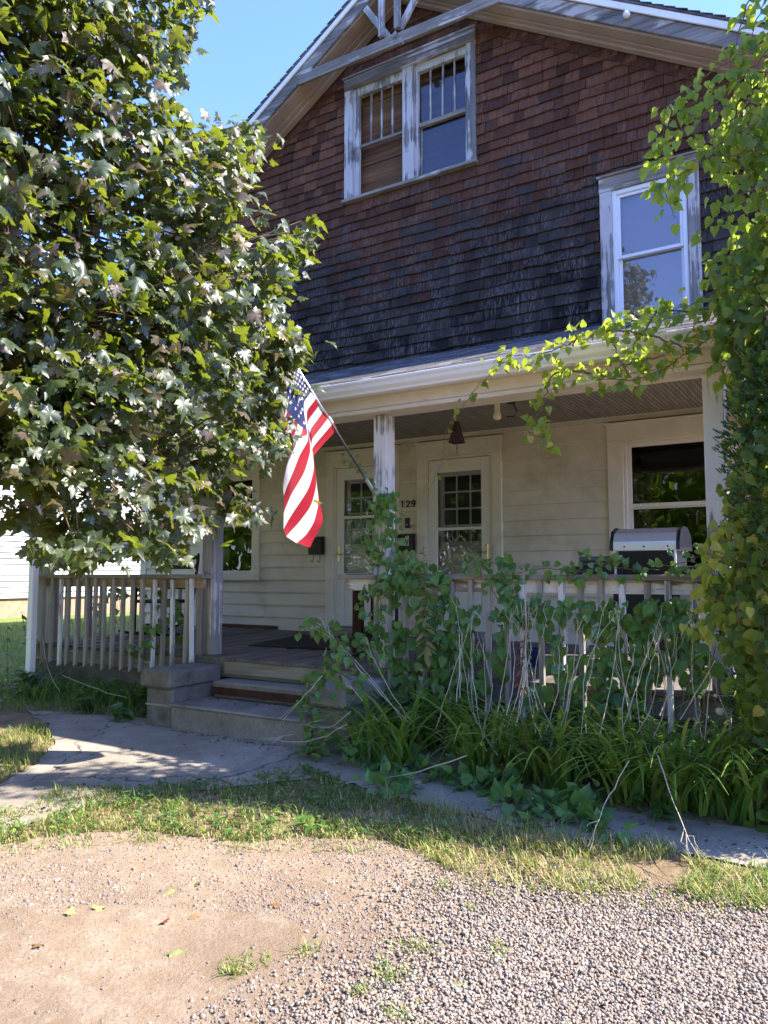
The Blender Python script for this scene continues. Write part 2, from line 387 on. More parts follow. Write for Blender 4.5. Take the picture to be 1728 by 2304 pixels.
def dirt_mat():
    n = NT('packed dirt drive'); f = n.noise(n.pos(), 1.6, 6, 0.6); g = n.noise(n.pos(), 60, 5, 0.75); m = n.noise(n.pos(), 9, 6, 0.7)
    c = n.mix(n.ramp(f, [(0.35, 0.0), (0.65, 1.0)]), (0.215, 0.153, 0.094), (0.33, 0.245, 0.160))
    c = n.mix(n.ramp(m, [(0.42, 0.0), (0.62, 0.6)]), c, (0.36, 0.285, 0.21))
    tr = n.noise(n.scale(n.pos(), (1.2, 9, 1)), 1.3, 5, 0.6)
    c = n.mix(n.ramp(tr, [(0.5, 0.0), (0.68, 0.3)]), c, (0.20, 0.135, 0.09))
    c = n.mix(n.ramp(n.noise(n.scale(n.pos(), (1, 1.6, 1)), 0.9, 3, 0.5), [(0.48, 0.0), (0.62, 0.7)]), c, (0.20, 0.138, 0.09)); c = n.mix(n.ramp(g, [(0.36, 0.65), (0.52, 0.0)]), c, (0.19, 0.14, 0.095))
    n.bump(n.math('ADD', n.math('MULTIPLY', g, 0.5), n.math('MULTIPLY', m, 0.8)), 0.9, 0.018)
    return n.done(c, 0.95, 0.1)
xs = np.concatenate([[-160, -60, -30, -20], np.arange(-14, 5, 0.5), [8, 15, 30, 60, 160]])
ys = np.concatenate([[-160, -60, -30, -14], np.arange(-2, 4.6, 0.5), [4.9], np.arange(5.5, 14, 1.0), [20, 40, 100, 200]])
V = np.array([(x, y, gz(x, y) - 0.004 if abs(x) < 20 else gz(x, max(y, -14))) for y in ys for x in xs])
nx = len(xs); F = np.array([(j*nx+i, j*nx+i+1, (j+1)*nx+i+1, (j+1)*nx+i) for j in range(len(ys)-1) for i in range(nx-1)])
o = np_mesh('ground', V, F, soil_mat()); o['kind'] = 'structure'
def sheet(name, poly, mat, lift):
    me = bpy.data.meshes.new(name); me.from_pydata([(x, y, float(gz(x, y))+lift) for x, y in poly], [], [tuple(range(len(poly)))])
    me.materials.append(mat); me.update()
    if me.polygons[0].normal.z < 0: me.flip_normals()
    o = bpy.data.objects.new(name, me); COL.objects.link(o); o['kind'] = 'structure'; return o
DRIVE_TOP = [(-250, 1930), (-100, 1918), (0, 1905), (150, 1880), (300, 1868), (520, 1895), (700, 1888), (864, 1893), (960, 1930), (1080, 1985), (1200, 2012), (1430, 2010), (1600, 2040), (1728, 2050), (1950, 2065)]
dtop = px_poly(DRIVE_TOP)
drive = jag(dtop)[:-60]+[dtop[-1], (3.5, 2.9), (12, 2.0), (12, -13), (-8.9, -13), (-8.9, 0.5)]
sheet('driveway', drive, dirt_mat(), 0.004)
WALK = [(60, 1598), (390, 1622), (560, 1660), (700, 1685), (760, 1700), (1000, 1752), (1300, 1815), (1728, 1870), (1850, 1890), (1850, 1975), (1728, 1955), (1500, 1912), (1250, 1882), (1050, 1832), (870, 1790), (740, 1748), (560, 1768), (350, 1788), (200, 1815), (80, 1850), (0, 1875), (-250, 1915), (-250, 1800), (0, 1765), (80, 1722), (125, 1672), (105, 1630)]
sheet('walkway', jag(px_poly(WALK), 0.08, 0.012), m_walk, 0.006)

# ------------------------------------------------------------------ the house
house = thing('house', 'two storey brown shingled gable house with cream lower siding and front porch', 'house', (-4.75, 8.1, 0.0))
YW = 8.10
XL, XR, PK, PZ, SL = -9.45, -0.05, -4.75, 8.70, 0.614      # soffit line z = PZ - SL*|x-PK|
def soff(x): return PZ-SL*abs(x-PK)
LOWZ0, LOWZ1 = 0.6, 3.10
doorR = (-4.45, -3.58, 0.62, 2.74); doorL = (-5.81, -4.94, 0.62, 2.74)
pwinL = (-8.13, -7.19, 1.36, 2.74); pwinR = (-2.10, -1.16, 1.36, 2.74)
upW = (-5.53, -3.86, 6.28, 7.79); upR = (-2.15, -1.39, 3.99, 5.46)
HOLES = [doorR, doorL, pwinL, pwinR, upW, upR]
CASE = [(-4.57, -3.465, 0.6, 2.91), (-5.93, -4.83, 0.6, 2.91), (-8.25, -7.07, 1.26, 2.91), (-2.26, -1.02, 1.26, 2.91), (-5.66, -3.74, 6.24, 7.95), (-2.28, -1.27, 3.95, 5.62)]
def wall_cols(b, x0, x1, z0, topf, holes, y):
    cut = sorted({x0, x1, PK if x0 < PK < x1 else x0}|{h[0] for h in holes if x0 < h[0] < x1}|{h[1] for h in holes if x0 < h[1] < x1})
    for a, c in zip(cut[:-1], cut[1:]):
        if c-a < 1e-6: continue
        z = z0
        for h in sorted([h for h in holes if h[0] <= a+1e-6 and h[1] >= c-1e-6], key=lambda h: h[2]):
            b.add([(a, y, z), (c, y, z), (c, y, h[2]), (a, y, h[2])], [(0, 1, 2, 3)]); z = h[3]
        b.add([(a, y, z), (c, y, z), (c, y, topf(c)), (a, y, topf(a))], [(0, 1, 2, 3)])
b = MB(); wall_cols(b, XL, XR, 0.3, soff, HOLES, YW+0.02)
b.add([(XL, YW+.02, 0.0), (XL, 17, 0.0), (XL, 17, soff(XL)), (XL, YW+.02, soff(XL))], [(0, 1, 2, 3)])
b.add([(XR, YW+.02, 0.0), (XR, 17, 0.0), (XR, 17, soff(XR)), (XR, YW+.02, soff(XR))], [(3, 2, 1, 0)])
b.add([(XL, 17, 0), (XR, 17, 0), (XR, 17, soff(XR)), (PK, 17, PZ), (XL, 17, soff(XL))], [(4, 3, 2, 1, 0)])
b.add([(XL, YW+.03, 3.1), (XR, YW+.03, 3.1), (XR, 17, 3.1), (XL, 17, 3.1)], [(0, 1, 2, 3)])
b.build('wall', m_shingle_back, house)
def spans(x0, x1, z0, z1, rects):
    segs = [(x0, x1)]
    for r in rects:
        if z1 > r[2]+0.06 and z0 < r[3]-0.04:
            ns = []
            for a, c in segs:
                if r[1] <= a or r[0] >= c: ns.append((a, c))
                else:
                    if r[0] > a: ns.append((a, r[0]))
                    if r[1] < c: ns.append((r[1], c))
            segs = ns
    return segs
# cream clapboards, each lapping the one below
b = MB(); z = 0.60; row = 0
while z < 3.08:
    z1 = min(z+0.168, 3.08)
    for a, c in spans(XL, XR, z, z1, CASE):
        cut = [a]; p = a+rng.uniform(0.9, 3.2)
        while p < c-0.4: cut.append(p); p += rng.uniform(1.8, 3.6)
        cut.append(c)
        for q0, q1 in zip(cut[:-1], cut[1:]):
            j = rng.normal(0, 0.0015); t = 0.032+rng.normal(0, .003)
            q1 = q1-0.0025 if q1 != c else q1
            b.add([(q0, YW-t, z+j), (q1, YW-t, z+j+rng.normal(0, .0012)), (q1, YW-0.002, z1+.012), (q0, YW-0.002, z1+.012), (q0, YW+.015, z+j), (q1, YW+.015, z+j), (q1, YW+.015, z1+.012), (q0, YW+.015, z1+.012)],
                  [(0, 1, 2, 3), (0, 4, 5, 1), (0, 3, 7, 4), (1, 5, 6, 2)])
    z = z1
    if z >= 3.079: break
b.build('lower_siding', m_siding, house)
b = MB(); b.box(XL-.02, XL+.11, YW-.03, YW+.02, 0.5, 3.9); b.build('corner_board', m_trim, house, 0.004)
b = MB(); b.box(XR-.1, XR+.02, YW-.03, YW+.02, 0.5, 3.9); b.build('corner_board', m_trim, house, 0.004)
b = MB(); b.box(XL+.12, XR-.11, YW-0.034, YW-0.0, 3.0, 3.085); b.box(XL+.12, XR-.11, YW-0.055, YW-.034, 3.05, 3.085); b.build('frieze_board', m_trim, house, 0.004)
# brown cedar shingles, each its own tapered board
b = MB(); z = 3.93; EXP = 0.127
def shingle(q0, q1, z0, z1):
    b.tint = float(rng.random()); t = 0.029+rng.normal(0, .005); j0, j1 = rng.normal(0, .005, 2); g = 0.0022
    sk = rng.normal(0, 0.002); lift = max(0, rng.normal(0, .004)) if z0 < 5.2 else 0
    y0 = YW-t-lift; y1 = YW-0.001
    b.add([(q0+g, y0, z0+j0), (q1-g, y0+rng.normal(0, .002), z0+j0+rng.normal(0, .002)), (q1-g+sk, y1, z1+.03), (q0+g+sk, y1, z1+.03), (q0+g, YW+.012, z0+j0), (q1-g, YW+.012, z0+j0), (q1-g+sk, YW+.012, z1+.03), (q0+g+sk, YW+.012, z1+.03)],
          [(0, 1, 2, 3), (0, 4, 5, 1), (0, 3, 7, 4), (1, 5, 6, 2)])
while z < PZ:
    z1 = z+EXP
    lim = (PZ-z-0.06)/SL
    a0, c0 = max(XL, PK-lim), min(XR, PK+lim)
    if c0-a0 > 0.15:
        for a, c in spans(a0, c0, z, z1, CASE):
            p = a-rng.uniform(0, .08)
            while p < c:
                w = rng.uniform(0.10, 0.29); q0, q1 = max(p, a), min(p+w, c)
                if q1-q0 > 0.02: shingle(q0, q1, z, z1)
                p += w
    z = z1
for s in (-1, 1):                                             # course that follows the rake
    d = np.array((s*math.cos(math.atan(SL)), 0, -math.sin(math.atan(SL)))); nn = np.array((d[2]*s, 0, -d[0]*s))
    nn = np.array((-SL*s, 0, -1.0)); nn /= np.linalg.norm(nn)
    L = 4.7/math.cos(math.atan(SL)); q = 0.02
    while q < L-0.05:
        w = rng.uniform(.09, .17); b.tint = float(rng.random())*0.6
        A = np.array((PK, 0, PZ+0.01))+d*q; B = A+d*(w-.005); H = nn*(0.145+rng.normal(0, .004))
        pts = [A, B, B+H, A+H]
        vs = [(p[0], YW-.012, p[2]) for p in pts[:2]]+[(p[0], YW-.03, p[2]) for p in pts[2:]]+[(p[0], YW+.01, p[2]) for p in pts]
        b.add(vs, [(0, 1, 2, 3) if s < 0 else (3, 2, 1, 0), (2, 3, 7, 6), (0, 3, 7, 4), (1, 2, 6, 5)]); q += w
b.build('cedar_shingles', m_shingle, house, tint=True)
# main roof, rake boards, soffit, gable truss
YR = 7.68; TOPZ = 8.98
def rtop(x): return TOPZ-SL*abs(x-PK)
EX = 5.2
for s in (-1, 1):
    xe = PK+s*EX
    b = MB(); b.prism([(PK, TOPZ+.02), (xe, rtop(xe)+.02), (xe, rtop(xe)+.045), (PK, TOPZ+.045)], YR-.03, 17.4); b.build('roof', m_asph, house, tint=True)
    b = MB()
    for k in range(46):                                         # shingle butts that step up the rake edge
        x0 = PK+s*EX*k/46; x1 = PK+s*EX*(k+1)/46-s*0.004
        b.tint = float(rng.random()); ya = YR-.035-rng.random()*.01
        b.prism([(x0, rtop(x0)+.046), (x1, rtop(x1)+.058), (x1, rtop(x1)+.066), (x0, rtop(x0)+.05)], ya, YR+.35)
    b.build('roof_edge_shingles', m_asph, house, tint=True)
    b = MB(); b.prism([(PK, TOPZ+.015), (xe, rtop(xe)+.015), (xe, rtop(xe)-.062), (PK, TOPZ-.062)], YR-.022, YR+.004); b.build('rake_trim', m_metalw, house, 0.002)
    b = MB(); b.prism([(PK, TOPZ-.066), (xe, rtop(xe)-.066), (xe, rtop(xe)-.235), (PK, TOPZ-.235)], YR+.005, YR+.045)
    b.build('rake_board', m_rake, house, 0.004)
    b = MB(); b.prism([(PK, PZ+.1), (xe, soff(xe)+.1), (xe, soff(xe)+.02), (PK, PZ+.02)], YR+.048, YW+.05); b.build('soffit', m_soffit, house)
    b = MB(); b.prism([(PK, PZ+.018), (xe, soff(xe)+.018), (xe, soff(xe)-.03), (PK, PZ-.03)], YW-.13, YW-.035)
    b.prism([(PK, PZ+.018), (xe, soff(xe)+.018), (xe, soff(xe)-.0), (PK, PZ-.0)], YW-.2, YW-.132)
    b.build('bed_moulding', m_soffit, house, 0.006)
b = MB(); yb = YR+.025
b.bar((-6.15, yb, 7.93), (-3.25, yb, 7.90), 0.05, 0.14)
tr = b.build('gable_truss', m_trimh, house, 0.004)
for x0, z0, x1, z1 in ((-4.83, 8.01, -4.83, 8.86), (-4.60, 8.03, -4.60, 8.84)):
    b = MB(); b.bar((x0, yb-.035, z0), (x1, yb-.035, z1), 0.055, 0.075, (1, 0, 0)); b.build('king_post', m_truss, tr, 0.004)
for x0, z0, x1, z1 in ((-4.73, 7.97, -5.10, 8.53), (-4.60, 8.05, -4.33, 8.42)):
    b = MB(); b.bar((x0, yb+.02, z0), (x1, yb+.02, z1), 0.05, 0.08, (1, 0, 0)); b.build('diagonal_brace', m_truss, tr, 0.004)
b = MB(); b.bar((-4.74, yb-.06, 7.93), (-4.68, yb-.06, 7.99), .02, .12, (1, 0, 1)); b.bar((-4.60, yb-.06, 7.97), (-4.66, yb-.05, 7.94), .015, .05); b.bar((-4.55, yb-.05, 7.86), (-4.55, yb-.05, 7.80), .05, .07, (1, 0, .4)); b.build('splintered_cleat', m_truss, tr)
b = MB(); b.tube([(-1.84, YR+.01, 7.07), (-1.84, YR-.02, 7.07)], .02, 12); b.tube([(-1.84, YR-.02, 7.07), (-1.84, YR-.045, 7.07), (-1.84, YR-.075, 7.07)], [.034, .036, .024], 12); b.build('insulator_knob', m_porc, house, smooth=True)

# porch: roof, gutter, beam, ceiling, posts, deck, railings, foundation
PX0, PX1 = -8.55, 0.20  # unseen right end lengthened so the roof keeps sun off the right post
PS = (4.02-2.955)/(8.1-5.36)
def proof(y): return 2.955+PS*(y-5.36)
b = MB(); b.prism([(5.36, 2.925), (8.1, proof(8.1)-.03), (8.1, proof(8.1)), (5.36, 2.955)], PX0, PX1, 'x')
k = 0; y = 5.33
while y < 8.05:                                                 # courses of asphalt tabs
    y1 = y+0.135; x = PX0-.02-rng.random()*.2
    while x < PX1+.02:
        w = rng.uniform(.16, .34); b.tint = float(rng.random()); x0, x1 = max(x, PX0-.02), min(x+w-.004, PX1+.02)
        if x1 > x0+.01:
            j = rng.normal(0, .004); th = .0035+rng.random()*.004
            ye = min(y1+.02, 8.098)
            b.add([(x0, y+j, proof(y)+th), (x1, y+j, proof(y)+th+rng.normal(0, .0015)), (x1, ye, proof(ye)+.003), (x0, ye, proof(ye)+.003), (x0, y+j, proof(y)), (x1, y+j, proof(y))], [(0, 1, 2, 3), (4, 5, 1, 0)])
        x += w
    y = y1
b.build('porch_roof', m_asph, house, tint=True)
def gut_prof(y0=5.36):
    return [(y0, 2.955), (y0-.10, 2.965), (y0-.10, 2.945), (y0-.088, 2.93), (y0-.082, 2.90), (y0-.06, 2.875), (y0-.055, 2.855), (y0, 2.85)]
b = MB(); b.prism(gut_prof(), PX0-.03, PX1+.05, 'x'); g = b.build('gutter', m_metalw, house, 0.003)
b = MB(); b.box(PX0+.02, -0.72, 5.46, 5.58, 2.765, 3.0); b.box(PX0+.02, -0.71, 5.445, 5.70, 2.725, 2.762); b.build('porch_beam', m_beam, house, 0.006)
b = MB(); b.box(-.84, -.72, 5.71, YW-.05, 2.725, 2.99); b.build('side_beam', m_beam, house, 0.006)
b = MB(); b.box(PX0+.02, PX0+.14, 5.71, YW-.05, 2.725, 2.99); b.build('side_beam', m_beam, house, 0.006)
b = MB(); b.box(PX0, PX1+.0, 5.361, 5.455, 2.862, 2.882); b.build('porch_soffit', m_trim, house)
b = MB(); b.box(PX0+.15, -0.83, 5.585, YW-.056, 3.0, 3.03); b.build('porch_ceiling', m_ceil, house)
b = MB(); b.prism([(5.42, 3.05), (8.09, 3.05), (8.09, proof(8.1)-.04), (5.42, 2.93)], PX1-.03, PX1, 'x'); b.build('porch_gable_end', m_trim, house)
FZ0, FZ1 = 0.555, 0.605
def fz(y): return FZ0+(FZ1-FZ0)*(y-5.48)/(8.1-5.48)
DX0, DX1 = -8.42, -0.65
b = MB(); x = DX0
while x < DX1:
    x1 = min(x+.098, DX1); j = rng.normal(0, .0025); e = 5.475+rng.normal(0, .006)
    b.add([(x+.002, e, fz(5.48)+j), (x1-.002, e, fz(5.48)+j+rng.normal(0, .001)), (x1-.002, 8.08, fz(8.1)+j), (x+.002, 8.08, fz(8.1)+j), (x+.002, e, fz(5.48)-.028), (x1-.002, e, fz(5.48)-.028), (x1-.002, 8.08, fz(8.1)-.03), (x+.002, 8.08, fz(8.1)-.03)],
          [(0, 1, 2, 3), (4, 5, 1, 0), (0, 3, 7, 4), (1, 5, 6, 2)]); x = x1
b.build('porch_floor', m_deck, house)
b = MB(); b.box(DX0+.01, DX1, 5.515, 5.56, .37, .522); b.box(DX0+.01, DX0+.05, 5.57, 8.05, .37, .53); b.box(DX1-.05, DX1-.005, 5.57, 8.05, .37, .53); b.build('porch_fascia', m_fascia, house, 0.004)
b = MB(); b.box(DX0+.06, -5.28, 5.575, 5.78, -.2, .365); b.box(DX0+.06, DX0+.26, 5.79, 8.05, -.2, .365); b.build('foundation', m_found, house)
b = MB(); b.box(-3.6, DX1-.06, 5.575, 5.78, -.2, .365); b.build('foundation', m_found, house)
def post(x0, mat, z0, yy=5.555, w=.135, d=.14):
    b = MB(); b.box(x0, x0+w, yy, yy+d, z0, 2.722); return b.build('porch_post', mat, house, 0.006)
post(-5.59, m_postg, fz(5.6)); post(-3.58, m_postw, fz(5.6)); post(-0.90, m_postw, fz(5.6)); post(-8.30, m_postg, fz(5.6))
b = MB(); b.box(-8.13, -8.0, 5.545, 5.66, .52, 1.22); b.build('porch_post_stub', m_balg, house, 0.004)
b = MB(); b.box(-5.41-.26, -5.595, 5.54, 5.60, .52, 1.22); b.build('rail_end_stud', m_balg, house, 0.003)

def baluster_mesh(h, mat, name='baluster'):
    b = MB(); w = .019
    b.prism([(-w, 0.0), (w, 0.025), (w, h), (-w, h)], -w, w); me = b.build(name, mat); d = me.data
    bpy.data.objects.remove(me); return d
def railing(x0, x1, xs, zb, ztop, mats, submat, fl=0):
    b = MB(); b.box(x0, x1, 5.40, 5.55, ztop-.04, ztop); r = b.build('porch_railing', m_rail, house, 0.004)
    b = MB(); b.box(x0+.05, x1-.03, 5.452, 5.49, ztop-.135, ztop-.041); b.build('sub_rail', submat, r, 0.003)
    ms = [baluster_mesh(ztop-.042-zb, m) for m in mats]
    for i, x in enumerate(xs):
        o = bpy.data.objects.new('baluster', ms[int(rng.random()*len(ms))]); place(o, r)
        o.location = (x, 5.432, zb+rng.normal(0, .012)); o.rotation_euler = (0, rng.normal(0, .012), rng.normal(0, .05))
        m = o.modifiers.new('bevel', 'BEVEL'); m.width = .003; m.segments = 1
    return r
railing(-8.2, -5.45, [-7.82, -7.66, -7.53, -7.38, -7.21, -7.08, -6.92, -6.78, -6.62, -6.48, -6.33, -6.16, -6.02, -5.87, -5.70, -7.97, -5.60], .335, 1.345, [m_balg, m_balg, m_balw], m_subrl)
railing(-3.85, -0.80, [-3.33, -3.19, -3.04, -2.91, -2.77, -2.61, -2.46, -2.30, -2.17, -2.03, -1.88, -1.73, -1.58, -1.43, -1.29, -1.14, -0.98], .29, 1.345, [m_balg, m_balw, m_balw], m_subrail)
b = MB(); b.box(-8.37, -8.24, 5.70, 8.04, 1.295, 1.335); b.box(-8.32, -8.29, 5.70, 8.04, 1.2, 1.294); r = b.build('side_railing', m_raily, house, 0.004)
bm_ = baluster_mesh(.78, m_balg)
for i in range(14):
    o = bpy.data.objects.new('baluster', bm_); place(o, r); o.location = (-8.268, 5.78+i*.166, .515)
b = MB(); b.box(-7.75, -6.72, 8.045, 8.075, .61, .655); b.build('loose_board', wood('brown board', 'x', (.2, .09, .05), (.08, .035, .02)), house, 0.003)
# downspout on the left corner
b = MB(); b.box(-8.04, -7.95, 5.27, 5.345, .16, 2.86); b.box(-8.045, -7.945, 5.265, 5.35, .62, .65); b.build('downspout', m_metalw, house, 0.008)

# windows and doors
def casing(name, r, hole, mat_s, mat_h, sill=None, y=YW-.045, deep=.06):
    b = MB(); x0, x1, z0, z1 = r; a, c, d, e = hole
    b.box(x0, a, y, YW+.01, z0 if sill is None else d, e); b.box(c, x1, y, YW+.01, z0 if sill is None else d, e)
    b.box(x0-.004, x1+.004, y-.006, YW+.012, e, z1, 1); b.box(x0-.02, x1+.02, y-.03, YW+.012, z1, z1+.022, 1)
    fr = b.build(name, [mat_s, mat_h], house, 0.004)
    if sill:
        b = MB(); b.box(x0-.02, x1+.02, y-.035, YW+.03, z0, d); b.build('sill', mat_h, fr, 0.004)
    return fr
def sash(fr, x0, x1, z0, z1, y, w, mat, gl, name='sash', lowrail=None):
    b = MB(); lr = lowrail or w
    b.box(x0, x0+w, y, y+.035, z0, z1); b.box(x1-w, x1, y, y+.035, z0, z1)
    b.box(x0+w, x1-w, y, y+.035, z1-w, z1); b.box(x0+w, x1-w, y, y+.035, z0, z0+lr)
    s = b.build(name, mat, fr, 0.003)
    if gl:
        b = MB(); b.add([(x0+w, y+.018, z0+lr), (x1-w, y+.018, z0+lr), (x1-w, y+.018, z1-w), (x0+w, y+.018, z1-w)], [(0, 1, 2, 3)]); b.build('pane', gl, fr)
    return s
# porch windows
for hole, case in ((pwinL, CASE[2]), (pwinR, CASE[3])):
    fr = casing('window', case, hole, m_trim, m_trim, True)
    b = MB(); a, c, d, e = hole
    b.box(a, a+.03, YW-.02, YW+.1, d, e); b.box(c-.03, c, YW-.02, YW+.1, d, e); b.box(a+.03, c-.03, YW-.02, YW+.1, e-.03, e); b.build('jamb', m_trim, fr, 0.004)
    sash(fr, a+.03, c-.03, 2.035, e-.03, YW+.025, .04, m_storm, m_glassr)
    sash(fr, a+.03, c-.03, d, 2.055, YW+.062, .035, m_storm, m_glassr)
# upper twin window with boarded opening
fr = casing('window', CASE[4], upW, m_trimw, m_trimh, True)
b = MB(); b.box(-4.76, -4.60, YW-.045, YW+.03, 6.28, 7.79); b.build('mullion', m_trimw, fr, 0.004)
b = MB(); b.box(-5.528, -5.45, YW-.015, YW+.05, 6.28, 7.79); b.box(-4.60, -4.55, YW-.015, YW+.05, 6.28, 7.79); b.box(-5.45, -4.76, YW-.012, YW+.06, 7.68, 7.79); b.box(-4.55, -3.862, YW-.012, YW+.06, 7.69, 7.79); b.build('jamb', m_trimw, fr, 0.004)
b = MB(); z = 6.2
while z < 7.85:
    h = rng.uniform(.17, .24); b.box(-5.6, -3.8, YW+.13+rng.normal(0, .003), YW+.16, z+.003, z+h); z += h
b.build('inner_boards', m_brownb, fr, 0.003)
b = MB(); b.box(-5.45, -4.76, YW+.012, YW+.045, 6.975, 7.01); b.build('meeting_rail', m_trimh, fr, 0.003)
b = MB(); b.box(-4.55, -3.875, YW+.0, YW+.05, 6.96, 7.015); b.build('meeting_rail', m_trimh, fr, 0.003)
for xx in (-5.28, -5.115, -4.95):
    b = MB(); b.bar((xx, YW+.03, 7.01), (xx+rng.normal(0, .004), YW+.03, 7.68), .02, .02, (1, 0, 0)); b.build('muntin', m_trimw, fr, .002)
for xx in (-4.39, -4.22, -4.05):
    b = MB(); b.bar((xx, YW+.03, 7.015), (xx+rng.normal(0, .004), YW+.03, 7.69), .02, .02, (1, 0, 0)); b.build('muntin', m_trimw, fr, .002)
b = MB(); b.add([(-4.55, YW+.035, 7.01), (-3.87, YW+.035, 7.01), (-3.87, YW+.035, 7.69), (-4.35, YW+.035, 7.69), (-4.40, YW+.035, 7.60), (-4.46, YW+.035, 7.55), (-4.49, YW+.035, 7.61), (-4.55, YW+.035, 7.60)], [(0, 1, 2, 3, 4, 5, 6, 7)])
b.add([(-4.55, YW+.055, 6.3), (-3.87, YW+.055, 6.3), (-3.87, YW+.055, 6.97), (-4.55, YW+.055, 6.97)], [(0, 1, 2, 3)])
b.build('pane', glass('dusty upper glass', 1.95, (0.75, 0.76, 0.82), 0.0, 0.02), fr)
b = MB(); b.box(-3.89, -3.862, YW-.01, YW+.05, 6.28, 7.69); b.box(-4.545, -4.52, YW+.045, YW+.07, 6.28, 6.96); b.build('sash_stile', m_trimw, fr, 0.003)
# right upper vinyl window
fr = casing('window', CASE[5], upR, m_trimw, m_trimh, True)
b = MB(); a, c, d, e = upR
b.box(a+.002, a+.045, YW-.03, YW+.06, d, e); b.box(c-.045, c-.002, YW-.03, YW+.06, d, e); b.box(a+.045, c-.045, YW-.03, YW+.06, e-.05, e-.002); b.build('vinyl_frame', m_white, fr, 0.004)
b = MB(); b.box(c+.001, -1.385, YW-.03, YW+.0, d, e); b.build('frame_strip', m_white, fr)
sash(fr, a+.045, c-.045, 4.70, e-.05, YW-.01, .035, m_white, glass('bright upper glass', 2.5, (0.85, 0.85, 0.88)))
sash(fr, a+.045, c-.045, d+.01, 4.735, YW+.028, .035, m_white, glass('bright lower glass', 2.5, (0.85, 0.85, 0.88)))
b = MB(); b.box(a, c, YW+.085, YW+.09, d, e); b.build('blind', m_blind, fr)
# doors
def storm_door(hole, case, zs, handle_right):
    fr = casing('door_casing', case, hole, m_trim, m_trim)
    a, c, d, e = hole
    b = MB(); b.box(a, a+.03, YW-.03, YW+.1, d, e); b.box(c-.03, c, YW-.03, YW+.1, d, e); b.box(a+.03, c-.03, YW-.03, YW+.1, e-.03, e); b.build('jamb', m_trim, fr, 0.003)
    b = MB(); b.box(a-.02, c+.02, YW-.09, YW+.05, .59, .675); b.build('threshold', m_fascia, fr, 0.004)
    x0, x1 = a+.034, c-.034; y = YW-.02; zt, zm, zb = zs
    b = MB(); st = .115
    b.box(x0, x0+st, y, y+.035, .69, e-.035); b.box(x1-st, x1, y, y+.035, .69, e-.035)
    b.box(x0+st, x1-st, y, y+.035, zt, e-.035); b.box(x0+st, x1-st, y+.004, y+.031, zm-.018, zm+.018); b.box(x0+st, x1-st, y, y+.035, .69, .80); b.box(x0+st, x1-st, y, y+.035, zb-.06, zb)
    b.box(x0+st+.02, x1-st-.02, y+.006, y+.03, .81, zb-.07); b.box(x0+st, x1-st, y+.012, y+.028, .80, zb-.06)
    dr = b.build('storm_door', m_storm, fr, 0.004)
    b = MB(); b.add([(x0+st, y+.018, zb), (x1-st, y+.018, zb), (x1-st, y+.018, zm), (x0+st, y+.018, zm)], [(0, 1, 2, 3)]); b.build('lower_pane', m_glassd, fr)
    b = MB(); b.add([(x0+st, y+.02, zm), (x1-st, y+.02, zm), (x1-st, y+.02, zt), (x0+st, y+.02, zt)], [(0, 1, 2, 3)]); b.build('upper_pane', m_glass, fr)
    hx = x1-.045 if handle_right else x0+.045; sx = -1 if handle_right else 1; hz = 1.60
    b = MB(); b.box(hx-.013, hx+.013, y-.008, y+.002, hz-.095, hz+.095); b.tube([(hx, y-.002, hz), (hx, y-.05, hz+.003), (hx+sx*.05, y-.055, hz-.005), (hx+sx*.1, y-.05, hz-.004)], [.009, .009, .008, .006], 8); b.build('handle', m_brass, fr, .003)
    # inner door with small lights
    yi = YW+.07; b = MB(); b.box(x0-.03, x1+.03, yi, yi+.04, .66, e-.03)
    la, lb = x0+.16, x1-.16+.05; lz0, lz1 = 1.72, 2.52
    b.box(la-.05, lb+.05, yi-.012, yi-.001, lz0-.05, lz0); b.box(la-.05, lb+.05, yi-.012, yi-.001, lz1, lz1+.05); b.box(la-.05, la, yi-.012, yi-.001, lz0, lz1); b.box(lb, lb+.05, yi-.012, yi-.001, lz0, lz1)
    b.build('inner_door', m_doorw, fr, 0.003)
    b = MB()
    for i in range(3):
        for j in range(4):
            b.box(la+(lb-la)*i/3+.012, la+(lb-la)*(i+1)/3-.012, yi-.008, yi-.001, lz0+(lz1-lz0)*j/4+.012, lz0+(lz1-lz0)*(j+1)/4-.012)
    b.build('door_lights', m_screen, fr)
    b = MB()
    for i in (1, 2): b.box(la+(lb-la)*i/3-.01, la+(lb-la)*i/3+.01, yi-.014, yi-.002, lz0, lz1)
    for j in (1, 2, 3): b.box(la, lb, yi-.0125, yi-.002, lz0+(lz1-lz0)*j/4-.01, lz0+(lz1-lz0)*j/4+.01)
    b.build('muntin', m_storm, fr)
storm_door(doorR, CASE[0], (2.55, 1.88, 1.33), True)
storm_door(doorL, CASE[1], (2.55, 2.07, 1.36), False)

# ------------------------------------------------------------------ concrete steps
st = thing('porch_steps', 'worn concrete steps between two stone side piers up to the porch', 'steps', (-4.5, 4.9, 0))
b = MB(); b.prism([(4.84, -.15), (5.6, -.15), (5.6, .215), (4.81, .215), (4.81, .195), (4.84, .19)], -5.235, -3.72, 'x'); b.build('step', m_conc, st, 0.012)
b = MB(); b.prism([(5.30, .216), (5.62, .216), (5.62, .365), (5.285, .365), (5.275, .355), (5.285, .285), (5.32, .28)], -5.17, -3.74, 'x'); b.build('step', m_conc, st, 0.01)
b = MB(); b.box(-5.16, -3.75, 5.27, 5.284, .25, .315); b.box(-5.16, -3.75, 5.255, 5.27, .25, .258); b.build('nosing_bar', m_rusty, st, 0.002)
b = MB(); b.box(-5.225, -3.73, 5.485, 5.512, .405, .522); b.box(-5.20, -3.76, 5.53, 5.556, .366, .5); b.build('riser_board', m_board, st, 0.004)
